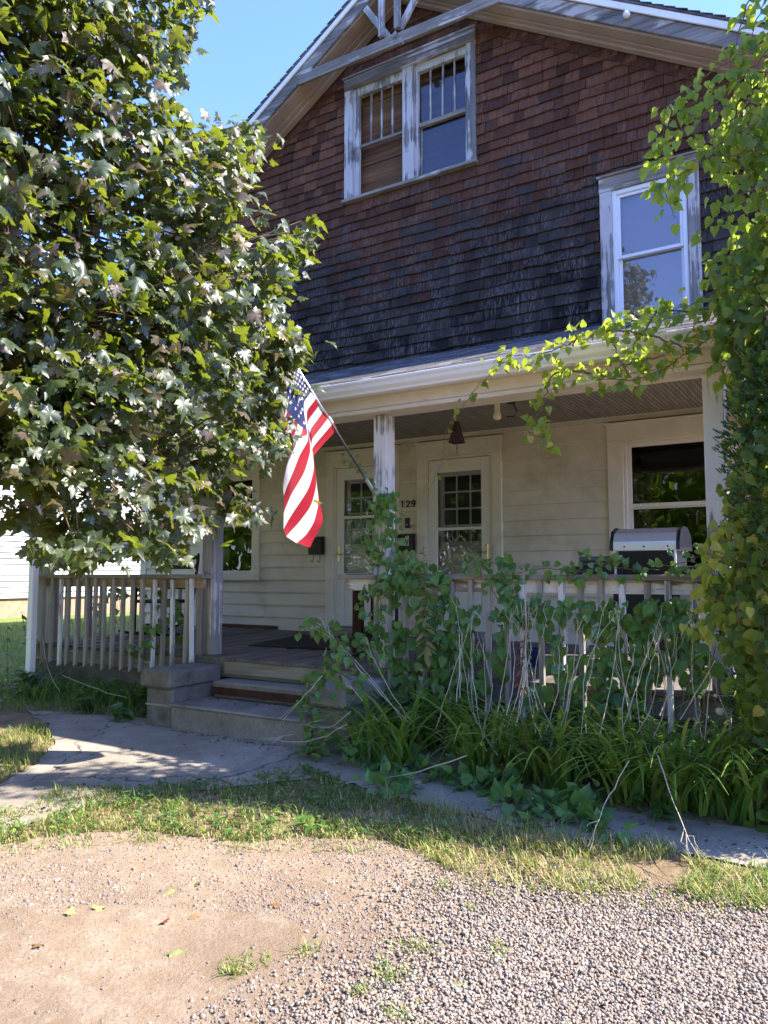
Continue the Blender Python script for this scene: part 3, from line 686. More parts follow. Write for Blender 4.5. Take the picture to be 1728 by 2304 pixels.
for x0, x1, n in ((-5.62, -5.24, 0), (-3.73, -3.36, 1)):
    b = MB(); b.box(x0+.03, x1-.005, 4.865, 5.5, -.15, .332); pr = b.build('side_pier', m_stonep, st, 0.02)
    b = MB()
    for zz in (.17,): b.box(x0+.027, x1-.0, 4.862, 5.49, zz, zz+.02)
    b.build('mortar_joint', m_mortar, pr, 0.004)
    b = MB(); b.box(x0-.01, x1+.0, 4.82, 5.47, .336, .492); b.build('pier_cap', m_conc if n else m_stonep, pr, 0.018)

# ------------------------------------------------------------------ things on the porch
t = thing('door_mat', 'dark grey flat mat lying on the porch floor at the top of the steps', 'mat', (-5.4, 7.0, fz(7)))
b = MB()
mp = [(-5.68, 6.33), (-4.62, 6.42), (-4.70, 7.6), (-5.92, 7.55)]
b.add([(x, y, fz(y)+.011+.003*(i % 2)) for i, (x, y) in enumerate(mp)]+[(x, y, fz(y)+.003) for x, y in mp], [(0, 1, 2, 3), (0, 4, 5, 1), (1, 5, 6, 2), (2, 6, 7, 3), (3, 7, 4, 0)])
b.build('mat_sheet', stone_mat('rubber mat', (.025, .023, .022), (.045, .042, .04), 30), t)
# dark stained stand behind the middle post
t = thing('wooden_stand', 'dark stained wooden stand behind the middle porch post', 'stand', (-4.05, 6.2, fz(6.2)))
for x in (-4.17, -3.95):
    for y in (6.10, 6.42):
        b = MB(); b.box(x, x+.1 if y < 6.2 else x+.07, y, y+.06, fz(6.2), 1.31); b.build('leg', m_darkw, t, .004)
b = MB(); b.box(-4.22, -3.80, 6.06, 6.52, 1.31, 1.35); b.build('top', m_darkw, t, .004)
b = MB(); b.box(-4.12, -3.9, 6.13, 6.16, .75, .85); b.build('stretcher', m_darkw, t, .004)
# ladder back rocking chair
t = thing('rocking_chair', 'dark wooden ladder back rocking chair behind the porch railing', 'chair', (-7.5, 6.9, .58))
cx0, cx1, yb_ = -7.74, -7.21, 7.05
for x in (cx0, cx1):
    b = MB(); b.tube([(x, yb_-.08, .63), (x, yb_-.06, 1.0), (x, yb_+.02, 1.55), (x, yb_+.025, 1.61)], [.02, .021, .02, .014], 8); b.build('back_post', m_chair, t, smooth=True)
    b = MB(); b.tube([(x, yb_-.52, .62), (x, yb_-.50, 1.22)], .02, 8); b.build('front_leg', m_chair, t, smooth=True)
    b = MB(); b.bar((x, yb_-.58, 1.235), (x, yb_-.02, 1.235), .07, .022); b.build('arm_rest', m_chair, t, .004)
    b = MB(); b.tube([(x, yb_-.75, .66), (x, yb_-.55, .615), (x, yb_-.25, .605), (x, yb_+.1, .64), (x, yb_+.25, .69)], .017, 8); b.build('rocker', m_chair, t, smooth=True)
for z, h in ((1.56, .055), (1.44, .055), (1.31, .055), (1.18, .05)):
    b = MB(); b.box(cx0+.01, cx1-.01, yb_-.0-(1.55-z)*.14, yb_+.014-(1.55-z)*.14, z-h/2, z+h/2); b.build('back_slat', m_chair, t, .006)
b = MB(); b.box(cx0, cx1, yb_-.53, yb_-.06, .99, 1.03); b.build('seat', m_chair, t, .008)
# grill
GX, GY = -1.45, 6.25
t = thing('barbecue_grill', 'gas grill with brushed steel lid behind the right porch railing', 'grill', (GX, GY, .58))
b = MB(); prof = [(6.20, 1.53), (6.20, 1.60), (6.25, 1.675), (6.36, 1.715), (6.52, 1.71), (6.64, 1.65), (6.68, 1.53)]
b.prism(prof, -1.715, -1.225, 'x'); b.build('lid', m_steel, t, .006)
b = MB(); b.prism([(6.19, 1.535), (6.2, 1.61), (6.25, 1.69), (6.36, 1.725), (6.52, 1.72), (6.65, 1.66), (6.69, 1.535)], -1.22, -1.20, 'x'); b.build('lid_end', m_black, t)
b = MB(); b.prism([(6.19, 1.535), (6.2, 1.61), (6.25, 1.69), (6.36, 1.725), (6.52, 1.72), (6.65, 1.66), (6.69, 1.535)], -1.735, -1.718, 'x'); b.build('lid_end', m_black, t)
b = MB()
for x in (-1.62, -1.47, -1.29): b.tube([(x, 6.2, 1.565), (x, 6.192, 1.565)], .007, 8)
b.build('lid_bolt', m_black, t)
b = MB(); b.prism([(6.22, 1.34), (6.2, 1.53), (6.68, 1.53), (6.66, 1.30)], -1.69, -1.24, 'x'); b.build('firebox', m_black, t, .008)
b = MB(); b.box(-1.70, -1.685, 6.19, 6.21, 1.32, 1.53); b.box(-1.245, -1.23, 6.19, 6.21, 1.32, 1.53); b.build('side_bracket', m_steel, t)
for x0, x1 in ((-2.06, -1.70), (-1.23, -.92)):
    b = MB(); b.box(x0, x1, 6.18, 6.64, 1.345, 1.41); b.build('side_shelf', m_blackm, t, .008)
b = MB(); b.box(-1.72, -1.21, 6.2, 6.66, .70, 1.30); b.build('cart', m_black, t, .006)
for x in (-1.7, -1.24):
    for y in (6.24, 6.6): b = MB(); b.box(x, x+.03, y, y+.03, fz(6.4), .7); b.build('leg', m_black, t)
t = thing('plastic_tray', 'grey plastic tray lying on the left shelf of the grill', 'tray', (-1.85, 6.35, 1.41))
b = MB(); b.box(-1.99, -1.73, 6.22, 6.5, 1.411, 1.445); b.box(-2.0, -1.72, 6.21, 6.51, 1.447, 1.492); b.build('tray_shell', flat('grey plastic', (.10, .105, .12), .45), t, .012)
t = thing('plastic_tub', 'blue plastic tub standing on the porch floor behind the railing', 'tub', (-2.45, 6.3, fz(6.3)))
b = MB(); b.lathe((-2.45, 6.3, fz(6.3)), [(.09, 0), (.11, .13), (.12, .13), (.12, .145), (.105, .145), (.09, .03), (.02, .03)], 24); b.build('tub_shell', flat('blue plastic', (.012, .02, .10), .5), t, smooth=False)

# ------------------------------------------------------------------ numbers, mailbox, bell, lamp
SEG = {'1': [[(.0, 0), (.0, 1)], [(.0, 1), (-.18, .8)]],
       '2': [[(-.28, .72), (-.24, .9), (0, 1), (.24, .9), (.28, .7), (.2, .48), (-.1, .2), (-.28, 0), (.3, 0)]],
       '9': [[(-.24, .06), (0, 0), (.2, .12), (.28, .45), (.28, .7), (.2, .92), (0, 1), (-.2, .92), (-.28, .7), (-.2, .47), (0, .4), (.2, .48), (.28, .62)]]}
def digit(b, ch, x, z, h, y, w, th=.004):
    for ln in SEG[ch]:
        for p, q in zip(ln[:-1], ln[1:]):
            a = np.array((x+p[0]*h, y, z+p[1]*h)); c = np.array((x+q[0]*h, y, z+q[1]*h)); d = (c-a)/np.linalg.norm(c-a)
            b.bar(a-d*w*.4, c+d*w*.4, w, th, (0, -1, 0))
t = thing('house_number', 'black metal house number 129 on cream siding beside the right door', 'number', (-4.7, 8.06, 2.2))
for ch, x in zip('129', (-4.775, -4.70, -4.625)):
    b = MB(); digit(b, ch, x, 2.165, .072, YW-.028, .012, .008); b.build('digit', m_black, t)
t = thing('doorbell', 'narrow black doorbell plate under the house number', 'doorbell', (-4.70, 8.06, 1.97))
b = MB(); b.box(-4.735, -4.67, YW-.045, YW-.02, 1.905, 2.03); b.build('bell_plate', m_black, t, .004)
b = MB(); b.tube([(-4.703, YW-.045, 1.945), (-4.703, YW-.052, 1.945)], .012, 16); b.build('button', flat('grey button', (.25, .25, .26), .4), t, smooth=False)
def mailbox(x, label, digits):
    t = thing('mailbox', label, 'mailbox', (x, 8.03, 1.58))
    b = MB(); b.prism([(YW-.022, 1.60), (YW-.11, 1.60), (YW-.12, 1.81), (YW-.022, 1.83)], x-.10, x+.10, 'x'); b.build('box', m_mbox, t, .006)
    b = MB(); b.prism([(YW-.022, 1.838), (YW-.13, 1.818), (YW-.135, 1.78), (YW-.125, 1.78), (YW-.122, 1.808), (YW-.022, 1.828)], x-.105, x+.105, 'x'); b.build('lid', m_mbox, t, .003)
    for s in (-.055, .055):
        b = MB(); b.tube([(x+s, YW-.06, 1.6), (x+s, YW-.06, 1.52), (x+s, YW-.075, 1.50), (x+s, YW-.10, 1.505), (x+s, YW-.11, 1.53)], .005, 6); b.build('newspaper_hook', m_black, t)
    if digits:
        b = MB(); b.box(x-.083, x+.06, YW-.126, YW-.1165, 1.69, 1.775); pl = b.build('number_plate', m_plate, t)
        b = MB()
        for ch, xx in zip('129', (-.058, -.012, .034)): digit(b, ch, x+xx, 1.702, .06, YW-.1275, .0125, .002)
        b.build('plate_digits', m_black, pl)
mailbox(-4.70, 'dark brown mailbox with white number plate 129 between the doors', True)
mailbox(-6.06, 'plain dark mailbox half hidden by the flag beside the left door', False)
t = thing('ceiling_lamp', 'bare cream lamp socket hanging from the porch ceiling', 'lamp', (-2.61, 6.3, 3.0))
b = MB(); b.lathe((-2.61, 6.0, 2.66), [(.02, 0), (.032, .01), (.035, .035), (.028, .06), (.022, .08), (.026, .10), (.022, .13), (.03, .15), (.045, .165), (.03, .18), (.025, .34)], 16); b.build('socket', m_lamp, t, smooth=True)
t = thing('sensor_box', 'small black sensor with looped wire beside the lamp socket', 'sensor', (-2.5, 6.0, 2.9))
b = MB(); b.lathe((-2.48, 6.0, 2.78), [(.03, 0), (.045, .02), (.04, .07), (.015, .09), (.01, .22)], 12); b.build('sensor_body', m_blackm, t, smooth=True)
b = MB(); b.tube([(-2.47, 6.0, 2.79), (-2.43, 6.0, 2.72), (-2.46, 6.0, 2.67), (-2.52, 6.0, 2.68)], .006, 6); b.build('wire', m_blackm, t)
t = thing('wind_bell', 'rusty four sided wind bell hanging under the porch beam', 'bell', (-2.94, 5.9, 2.72))
b = MB(); bx, by = -2.945, 5.9
b.add([(bx-.055, by-.055, 2.475), (bx+.055, by-.055, 2.475), (bx+.055, by+.055, 2.475), (bx-.055, by+.055, 2.475), (bx-.014, by-.014, 2.665), (bx+.014, by-.014, 2.665), (bx+.014, by+.014, 2.665), (bx-.014, by+.014, 2.665)], [(0, 1, 5, 4), (1, 2, 6, 5), (2, 3, 7, 6), (3, 0, 4, 7), (4, 5, 6, 7)])
b.build('bell_body', m_bell, t)
b = MB(); b.tube([(bx, by, 2.66), (bx, by, 3.0)], .004, 6); b.build('hook', m_black, t)
b = MB(); b.tube([(bx, by, 2.5), (bx, by, 2.37)], .003, 5); b.lathe((bx, by, 2.42), [(.003, 0), (.008, .01), (.003, .02)], 8); b.build('clapper', m_black, t)

# ------------------------------------------------------------------ flag
FX = -3.51
tip = onX(640, 782, FX); butt = onX(842, 1108, FX)
t = thing('flag', 'United States flag on a metal pole fixed to the middle porch post', 'flag', tuple(butt))
b = MB(); b.tube([butt, tip+(tip-butt)*.05], .0105, 10); b.build('pole', m_alu, t, smooth=True)
b = MB(); b.lathe(tuple(tip+(tip-butt)*.05), [(.01, -.02), (.022, 0), (.024, .015), (.01, .035)], 12); b.build('finial', m_brass, t, smooth=True)
b = MB(); b.tube([butt-(tip-butt)*.02, butt+(tip-butt)*.10], .016, 10); b.box(-3.54, -3.48, 5.535, 5.553, butt[2]-.08, butt[2]+.06); b.build('bracket', m_steel, t)
# cloth: rows follow the stripes (u along the hoist from the tip), columns along the fly
U = np.array([0, .2, 7/13, 8/13, 9/13, 10/13, 11/13, 12/13, 1.0])
PXK = [  # for each u: pixel path from the pole outwards, with an offset towards the camera
 [(641, 784, 0), (640, 830, .02), (648, 880, .06), (640, 930, .03), (648, 990, -.03), (655, 1050, -.05), (660, 1100, -.05)],
 [(664, 820, 0), (655, 850, .02), (665, 900, .07), (643, 950, .04), (647, 1000, -.02), (655, 1060, -.05), (662, 1110, -.05)],
 [(701, 880, 0), (682, 905, -.01), (690, 960, .0), (695, 978, .07), (668, 985, .05), (645, 1040, .02), (640, 1085, .0)],
 [(711, 894, 0), (690, 925, -.02), (697, 975, -.02), (697, 990, .07), (672, 1025, .06), (652, 1080, .035), (641, 1115, .01)],
 [(721, 908, 0), (694, 948, -.03), (701, 990, -.03), (702, 1012, .07), (682, 1062, .06), (655, 1110, .045), (640, 1155, .02)],
 [(731, 922, 0), (697, 970, -.03), (703, 1005, -.03), (707, 1050, .07), (690, 1100, .06), (662, 1150, .05), (642, 1190, .03)],
 [(741, 936, 0), (699, 992, -.02), (706, 1030, -.03), (713, 1085, .06), (697, 1140, .06), (672, 1180, .055), (648, 1207, .04)],
 [(750, 950, 0), (701, 1012, -.01), (709, 1060, -.02), (719, 1122, .05), (705, 1175, .055), (690, 1205, .05), (668, 1222, .045)],
 [(760, 965, 0), (702, 1032, .0), (712, 1085, .0), (724, 1160, .04), (722, 1178, .05), (712, 1205, .05), (699, 1232, .05)]]
VF = np.array([0, .25, .36, .42, .62, .82, 1.0])
def interp_rows(K, xs, xq):
    K = np.array(K, float); return np.stack([np.interp(xq, xs, K[:, i]) for i in range(K.shape[1])], 1)
NU, NV = 53, 41
uq = np.linspace(0, 1, NU); vq = np.linspace(0, 1, NV)
rows = []
for K in PXK:
    pts = np.array([onX(px, py, FX+dx*.7) for px, py, dx in K])
    q = interp_rows(pts, VF, vq)
    for _ in range(3): q[1:-1] = (q[:-2]+2*q[1:-1]+q[2:])/4
    rows.append(q)
rows = np.array(rows)
P = np.zeros((NU, NV, 3))
for j in range(NV): P[:, j] = interp_rows(rows[:, j], U, uq)
for i in range(NU):
    for j in range(NV): P[i, j, 0] += .012*math.sin(9*vq[j]+uq[i]*3)*min(1, vq[j]*3)+.006*math.sin(uq[i]*23+vq[j]*5)
m_red = NT('flag red'); c = m_red.mix(m_red.noise(m_red.pos(), 60, 3), (.22, .006, .014), (.30, .009, .022)); m_red.done(c, .6, .25); m_red.translucent((.42, .01, .025), .3); m_red = m_red.mat
m_wht = NT('flag white'); m_wht.done((.50, .49, .50), .6, .25); m_wht.translucent((.6, .58, .58), .3); m_wht = m_wht.mat
m_blu = NT('flag blue'); m_blu.done((.012, .02, .075), .6, .25); m_blu.translucent((.01, .02, .1), .2); m_blu = m_blu.mat
b = MB(); fs = []; ms = []
for i in range(NU-1):
    s = int((i+.5)/(NU-1)*13)
    for j in range(NV-1):
        fs.append((i*NV+j, i*NV+j+1, (i+1)*NV+j+1, (i+1)*NV+j))
        ms.append(2 if (s < 7 and vq[j]+.5/(NV-1) < .4) else (0 if s % 2 == 0 else 1))
b.add(P.reshape(-1, 3), fs); b.m = ms
cl = b.build('cloth', [m_red, m_wht, m_blu], t, smooth=True)
def Puv(u, v):
    a = min(u*(NU-1), NU-1.001); c = min(v*(NV-1), NV-1.001); i, j = int(a), int(c); f, g = a-i, c-j
    return (P[i, j]*(1-f)+P[i+1, j]*f)*(1-g)+(P[i, j+1]*(1-f)+P[i+1, j+1]*f)*g
b = MB()
for r in range(9):
    for k in range(6 if r % 2 == 0 else 5):
        v0 = .4*(k*2+1+(r % 2))/12; u0 = (7/13)*(r+1)/10
        e = .006; du = (Puv(u0+e, v0)-Puv(u0-e, v0)); dv = (Puv(u0, v0+e)-Puv(u0, v0-e))
        du = norm(du); n = norm(np.cross(du, dv)); dv = np.cross(n, du)
        c = Puv(u0, v0)
        for sgn in (1, -1):
            R = .0185; vs = [c+n*.004*sgn]
            for q in range(10):
                rr = R if q % 2 == 0 else R*.4; th = math.pi*q/5
                vs.append(c+n*.004*sgn+rr*(du*-math.cos(th)+dv*math.sin(th)))
            b.add(vs, [(0, 1+q, 1+(q+1) % 10) for q in range(10)])
b.build('stars', m_wht, cl)

# ------------------------------------------------------------------ leaves and blades in bulk
def fan(outline, centre):
    n = len(outline); V = np.array([centre]+outline, float); F = np.array([(0, 1+i, 1+(i+1) % n) for i in range(n)]); return V, F
def mirror(h): return [p for p in h]+[(-x, y) for x, y in h[::-1] if abs(x) > 1e-6]
MAPLE = mirror([(0, .03), (.13, -.08), (.33, -.12), (.29, .05), (.44, .10), (.60, .33), (.44, .35), (.38, .54), (.19, .46), (.22, .67), (.14, .73), (0, 1.02)])
HEART = mirror([(0, .02), (.16, -.06), (.36, .02), (.45, .22), (.40, .46), (.25, .70), (.10, .88), (0, 1.08)])
OVAL = mirror([(0, 0), (.14, .12), (.2, .35), (.17, .65), (.08, .88), (0, 1.0)])
def template(outl, centre, fold, droop, wob=0.0):
    V, F = fan([(x, y) for x, y in outl], centre)
    z = -fold*np.abs(V[:, 0])-droop*V[:, 1]**2+wob*np.sin(V[:, 0]*14+V[:, 1]*9)
    return np.column_stack([V, z]), F
T_MAPLE = [template(MAPLE, (0, .28), .30, .16, .05), template(MAPLE, (0, .28), -.15, .34, .07), template(MAPLE, (0, .3), .55, .05, .05), template([(x*.86, y*1.05) for x, y in MAPLE], (.03, .3), .15, .5, .08), template([(x*1.08, y*.92) for x, y in MAPLE], (-.03, .26), .7, .25, .06)]
T_HEART = [template(HEART, (0, .36), -.25, .18, .02), template(HEART, (0, .36), -.5, .3, .02), template(HEART, (0, .36), .15, .1, .03)]
T_OVAL = [template(OVAL, (0, .45), -.35, .2), template(OVAL, (0, .45), .2, .35)]
class Leaves:
    def __init__(s): s.P = []; s.D = []; s.N = []; s.S = []; s.T = []
    def add(s, p, d, n, size, tint): s.P.append(p); s.D.append(d); s.N.append(n); s.S.append(size); s.T.append(tint)
    def bulk(s, P, D, N, S, T):
        s.P += list(P); s.D += list(D); s.N += list(N); s.S += list(S); s.T += list(T)
    def build(s, name, mat, temps, parent=None):
        P = np.array(s.P); D = norm(np.array(s.D)); N = np.array(s.N); S = np.array(s.S)[:, None, None]; T = np.array(s.T)
        X = norm(np.cross(D, N)); N = np.cross(X, D); Vs = []; Fs = []; Ts = []; off = 0
        pick = rng.integers(0, len(temps), len(P))
        for k, (TV, TF) in enumerate(temps):
            m = pick == k
            if not m.any(): continue
            V = P[m][:, None]+S[m]*(TV[None, :, 0:1]*X[m][:, None]+TV[None, :, 1:2]*D[m][:, None]+TV[None, :, 2:3]*N[m][:, None])
            n = len(V); Vs.append(V.reshape(-1, 3)); nv = len(TV)
            Fs.append((TF[None]+(np.arange(n)*nv)[:, None, None]+off).reshape(-1, 3)); Ts.append(np.repeat(T[m], nv)); off += n*nv
        return np_mesh(name, np.concatenate(Vs), np.concatenate(Fs), mat, np.concatenate(Ts), parent)
def blades(name, base, az, length, lean, width, tint, mat, parent=None, seg=3, curl=1.0):
    """strap blades: base (n,3), az heading, lean start angle from vertical, curl extra bend towards the tip"""
    n = len(base); h = np.column_stack([np.cos(az), np.sin(az), np.zeros(n)]); side = np.column_stack([-np.sin(az), np.cos(az), np.zeros(n)])
    p = base.copy(); V = np.zeros((n, seg+1, 2, 3)); ang = lean.copy(); dl = length/seg
    for k in range(seg+1):
        w = width*(1.0 if k < seg*.5 else max(.08, 1-(k/seg-.5)*1.9))
        V[:, k, 0] = p-side*w[:, None]/2; V[:, k, 1] = p+side*w[:, None]/2
        p = p+(h*np.sin(ang)[:, None]+np.array([0, 0, 1.0])*np.cos(ang)[:, None])*dl[:, None]
        ang = ang+curl/seg
        low = gz(p[:, 0], p[:, 1])+.012; p[:, 2] = np.maximum(p[:, 2], low)
    idx = np.arange(n)[:, None]*(2*(seg+1)); F = []
    for k in range(seg):
        F.append(np.column_stack([idx[:, 0]+2*k, idx[:, 0]+2*k+1, idx[:, 0]+2*k+3, idx[:, 0]+2*k+2]))
    return np_mesh(name, V.reshape(-1, 3), np.concatenate(F), mat, np.repeat(tint, 2*(seg+1)), parent)

m_maple = leafmat('crimson green maple leaf', [(0, (.016, .030, .013)), (.35, (.030, .050, .018)), (.55, (.048, .074, .02)), (.68, (.08, .044, .042)), (.82, (.095, .07, .036)), (1, (.15, .10, .03))], .45, .75, .3, (.46, .56, .03), 0)
m_vine = leafmat('vine leaf', [(0, (.03, .085, .018)), (.45, (.075, .165, .03)), (.7, (.15, .24, .04)), (.85, (.52, .54, .10)), (1, (.58, .42, .10))], .42, .45, .58, (.62, .74, .06))
m_vined = leafmat('creeper leaf', [(0, (.07, .17, .045)), (.6, (.145, .285, .06)), (.85, (.10, .20, .035)), (1, (.34, .33, .06))], .42, .45, .3, (.3, .5, .05))
m_cedar = leafmat('arborvitae frond', [(0, (.018, .05, .012)), (1, (.055, .12, .022))], .6, .25, .2)
m_strap = leafmat('daylily blade', [(0, (.06, .15, .028)), (.42, (.16, .30, .05)), (.75, (.36, .43, .08)), (.95, (.4, .33, .09)), (1, (.34, .22, .11))], .42, .5, .38, (.3, .5, .05))
m_grass = leafmat('grass blade', [(0, (.05, .12, .024)), (.45, (.13, .22, .04)), (.68, (.28, .34, .07)), (.86, (.50, .42, .18)), (1, (.52, .36, .19))], .5, .3, .3, (.35, .5, .06))
m_weed = leafmat('broad weed leaf', [(0, (.03, .085, .018)), (.7, (.08, .17, .03)), (1, (.2, .26, .05))], .45, .4, .25, (.35, .5, .05))
m_straw = wood('dry stalk', 'z', (.62, .54, .42), (.42, .35, .25), None)
m_bark = stone_mat('bark', (.05, .04, .03), (.12, .095, .07), 14)
m_twig = paint('vine stem', (.16, .11, .075), .3, .8, .2, 20)
m_berry = flat('yellow berries', (.55, .36, .04), .4)

# ------------------------------------------------------------------ maple tree at the left
TRK = np.array([-6.4, 2.2, 0.0]); TRK[2] = gz(TRK[0], TRK[1])
maple = thing('maple_tree', 'large maple with dark green and purple leaves in front of the porch', 'tree', tuple(TRK))
OUT = [(-500, 1150), (-500, -900), (380, -900), (470, -200), (475, 10), (445, 45), (425, 110), (400, 200), (425, 290), (480, 290), (585, 265), (590, 330), (565, 420), (540, 520), (620, 540), (700, 505), (712, 540), (650, 600), (640, 700), (690, 760), (690, 800), (650, 850), (630, 930), (650, 985), (620, 1030), (560, 1040), (520, 1080), (590, 1150), (580, 1180), (500, 1185), (440, 1210), (400, 1250), (330, 1255), (270, 1240), (200, 1270), (90, 1270), (40, 1190), (0, 1170)]
lv = Leaves(); MLIM = MB()
fork = TRK+np.array((.15, .1, 2.3))
MLIM.tube([TRK+np.array((0, 0, -.1)), TRK+np.array((.03, .02, .5)), TRK+np.array((.1, .05, 1.4)), fork, fork+np.array((.3, .3, 1.6)), fork+np.array((.2, .5, 3.6)), fork+np.array((.3, .3, 5.2))], [.24, .19, .17, .15, .11, .07, .03], 10)
cents = []; tries = 0
LC = []
while len(cents) < 720 and tries < 40000:
    tries += 1
    px, py = rng.uniform(-480, 715), rng.uniform(-820, 1275)
    edge = 8
    if not (in_poly([px, px+edge, px-edge*.3], [py, py+edge*.3, py-edge], OUT).all()): continue
    # crown thickness: thins towards its right-hand rim, where branch tips reach for the porch
    k = np.clip((720-px)/700, 0.02, 1); mid = 5.0+.75*np.clip(px/700, -.3, 1); half = .22+1.15*math.sqrt(k)
    dep = mid+rng.uniform(-1, 1)*half
    if rng.random() < .45: dep = mid-half*rng.uniform(.55, 1.0)
    p = CAMP+ray(px, py)*dep
    if p[2] < 1.30 or p[2] > 7.6: continue
    if (px < 0 or py < 0) and (((p-np.array((-5.1, 3.0, 4.3)))/np.array((2.9, 2.7, 3.5)))**2).sum() > 1: continue
    cents.append(p)
for px, py, dd in [(690, 505, 5.6), (665, 530, 5.6), (640, 560, 5.5), (700, 530, 5.7), (672, 765, 5.4), (655, 790, 5.35), (640, 825, 5.3), (668, 780, 5.3), (650, 800, 5.45), (625, 870, 5.4), (640, 985, 5.35), (605, 1010, 5.3), (570, 1150, 5.3), (585, 1135, 5.4), (560, 285, 5.7), (578, 305, 5.8), (555, 335, 5.7), (530, 300, 5.6), (600, 640, 5.5), (620, 600, 5.5), (620, 700, 5.5), (640, 740, 5.4)]:
    cents.append(CAMP+ray(px-12, py-8)*dd)                       # the outermost sprays that reach for the flag and the porch
extra = 0
while extra < 420:                                              # the rest of the round crown, over and behind the trunk
    u = norm(rng.normal(0, 1, 3))*rng.random()**.45; p = TRK+np.array((.25, .35, 4.6))+u*np.array((2.5, 2.5, 3.2))
    q = proj(p)
    if p[2] < 1.7 or (q[2] > 0 and -110 < q[0] < 1850 and -110 < q[1] < 2400): continue
    cents.append(p); extra += 1
cents = np.array(cents)
limbs = []
for zz in (1.9, 2.5, 3.2, 4.0, 4.9, 5.8):
    for a in (-.5, .1, .7, 1.3, 2.2):
        st_ = np.array([TRK[0]+.15+.03*zz, TRK[1]+.05+.06*zz, TRK[2]+zz]); L = 2.6-.18*zz
        e = st_+np.array((math.cos(a)*L, math.sin(a)*L, .35*L*(.3+.1*zz))); m_ = (st_+e)/2+np.array((0, 0, .12))
        limbs.append((st_, m_, e)); MLIM.tube([st_, m_, e], [.055, .035, .012], 6)
limb_pts = np.array([(l[0]+(l[1]-l[0])*f if g_ == 0 else l[1]+(l[2]-l[1])*f) for l in limbs for g_ in (0, 1) for f in (.4, .6, .8, 1.0)])
for c in cents:
    lp = limb_pts[np.argmin(np.linalg.norm(limb_pts-c, axis=1))]
    mid_ = (c+lp)/2+rng.normal(0, .05, 3)+np.array((0, 0, .06))
    if np.linalg.norm(c-lp) < 3.5: MLIM.tube([lp, mid_, c], [.011, .007, .0035], 4, 1)
    out = norm(np.array((c[0]-TRK[0], c[1]-TRK[1], .2)))
    n = int(rng.integers(24, 37)); purple = rng.random()
    for _ in range(n):
        off = rng.normal(0, .13, 3)*np.array((1.1, 1.1, .45)); p = c+off
        d = out*rng.uniform(.1, 1.0)+rng.normal(0, .55, 3)+np.array((0, 0, -.55))
        nrm = np.array((.30, -.18, .85))+rng.normal(0, .50, 3)+out*.25
        t_ = np.clip(rng.beta(2, 3.2)*.9+(.24 if purple > .62 else 0)+(.25 if rng.random() < .05 else 0), 0, 1)
        LC.append((p, d, nrm, rng.uniform(.064, .116), t_))
Pp = np.array([l[0] for l in LC]); ax, ay, ad = proj(Pp)
keep = in_poly(ax, ay, OUT) | (rng.random(len(LC)) < .10)
keep |= (ax < -60) | (ay < -60)
keep &= ~((ay > 1285) & (ax > 20)) & ~((ay > 1240) & (ax > 420)) & (ad > 2.6)
for l, k in zip(LC, keep):
    if k: lv.add(*l)
lv.build('crown', m_maple, T_MAPLE, maple)
MLIM.build('trunk', [m_bark, m_twig], maple, smooth=True)

# ------------------------------------------------------------------ arborvitae and the bittersweet that climbs over it
AC = np.array((-.02, 5.12, 0.0))
arb = thing('arborvitae', 'dark green arborvitae column beside the right end of the porch', 'shrub', tuple(AC))
b = MB(); b.tube([AC, AC+np.array((0, 0, 1.4)), AC+np.array((.02, 0, 2.9))], [.09, .07, .02], 8); b.build('trunk', m_bark, arb, smooth=True)
lv = Leaves(); n = 34000
zz = rng.uniform(.02, 3.0, n); th = rng.uniform(0, 2*math.pi, n)
rad = .70*np.sqrt(np.clip(1-(np.clip(zz-1.6, 0, 9)/1.5)**2, 0, 1))*(1+.10*np.sin(th*5+zz*4)+.06*np.sin(th*11-zz*9))*np.clip(.82+zz*.14, 0, 1)*rng.uniform(.62, 1.0, n)
P_ = np.column_stack([AC[0]+rad*np.cos(th), AC[1]+rad*np.sin(th), zz]); outw = np.column_stack([np.cos(th), np.sin(th), np.zeros(n)])
lv.bulk(P_, outw*.7+rng.normal(0, .4, (n, 3))+np.array((0, 0, .6)), np.column_stack([-np.sin(th), np.cos(th), np.zeros(n)])+rng.normal(0, .5, (n, 3)), rng.uniform(.035, .07, n), rng.random(n))
FR = mirror([(0, 0), (.04, .18), (.15, .34), (.06, .36), (.17, .58), (.06, .58), (.13, .82), (.04, .80), (0, 1.0)])
lv.build('foliage', m_cedar, [template(FR, (0, .45), .1, .15)], arb)

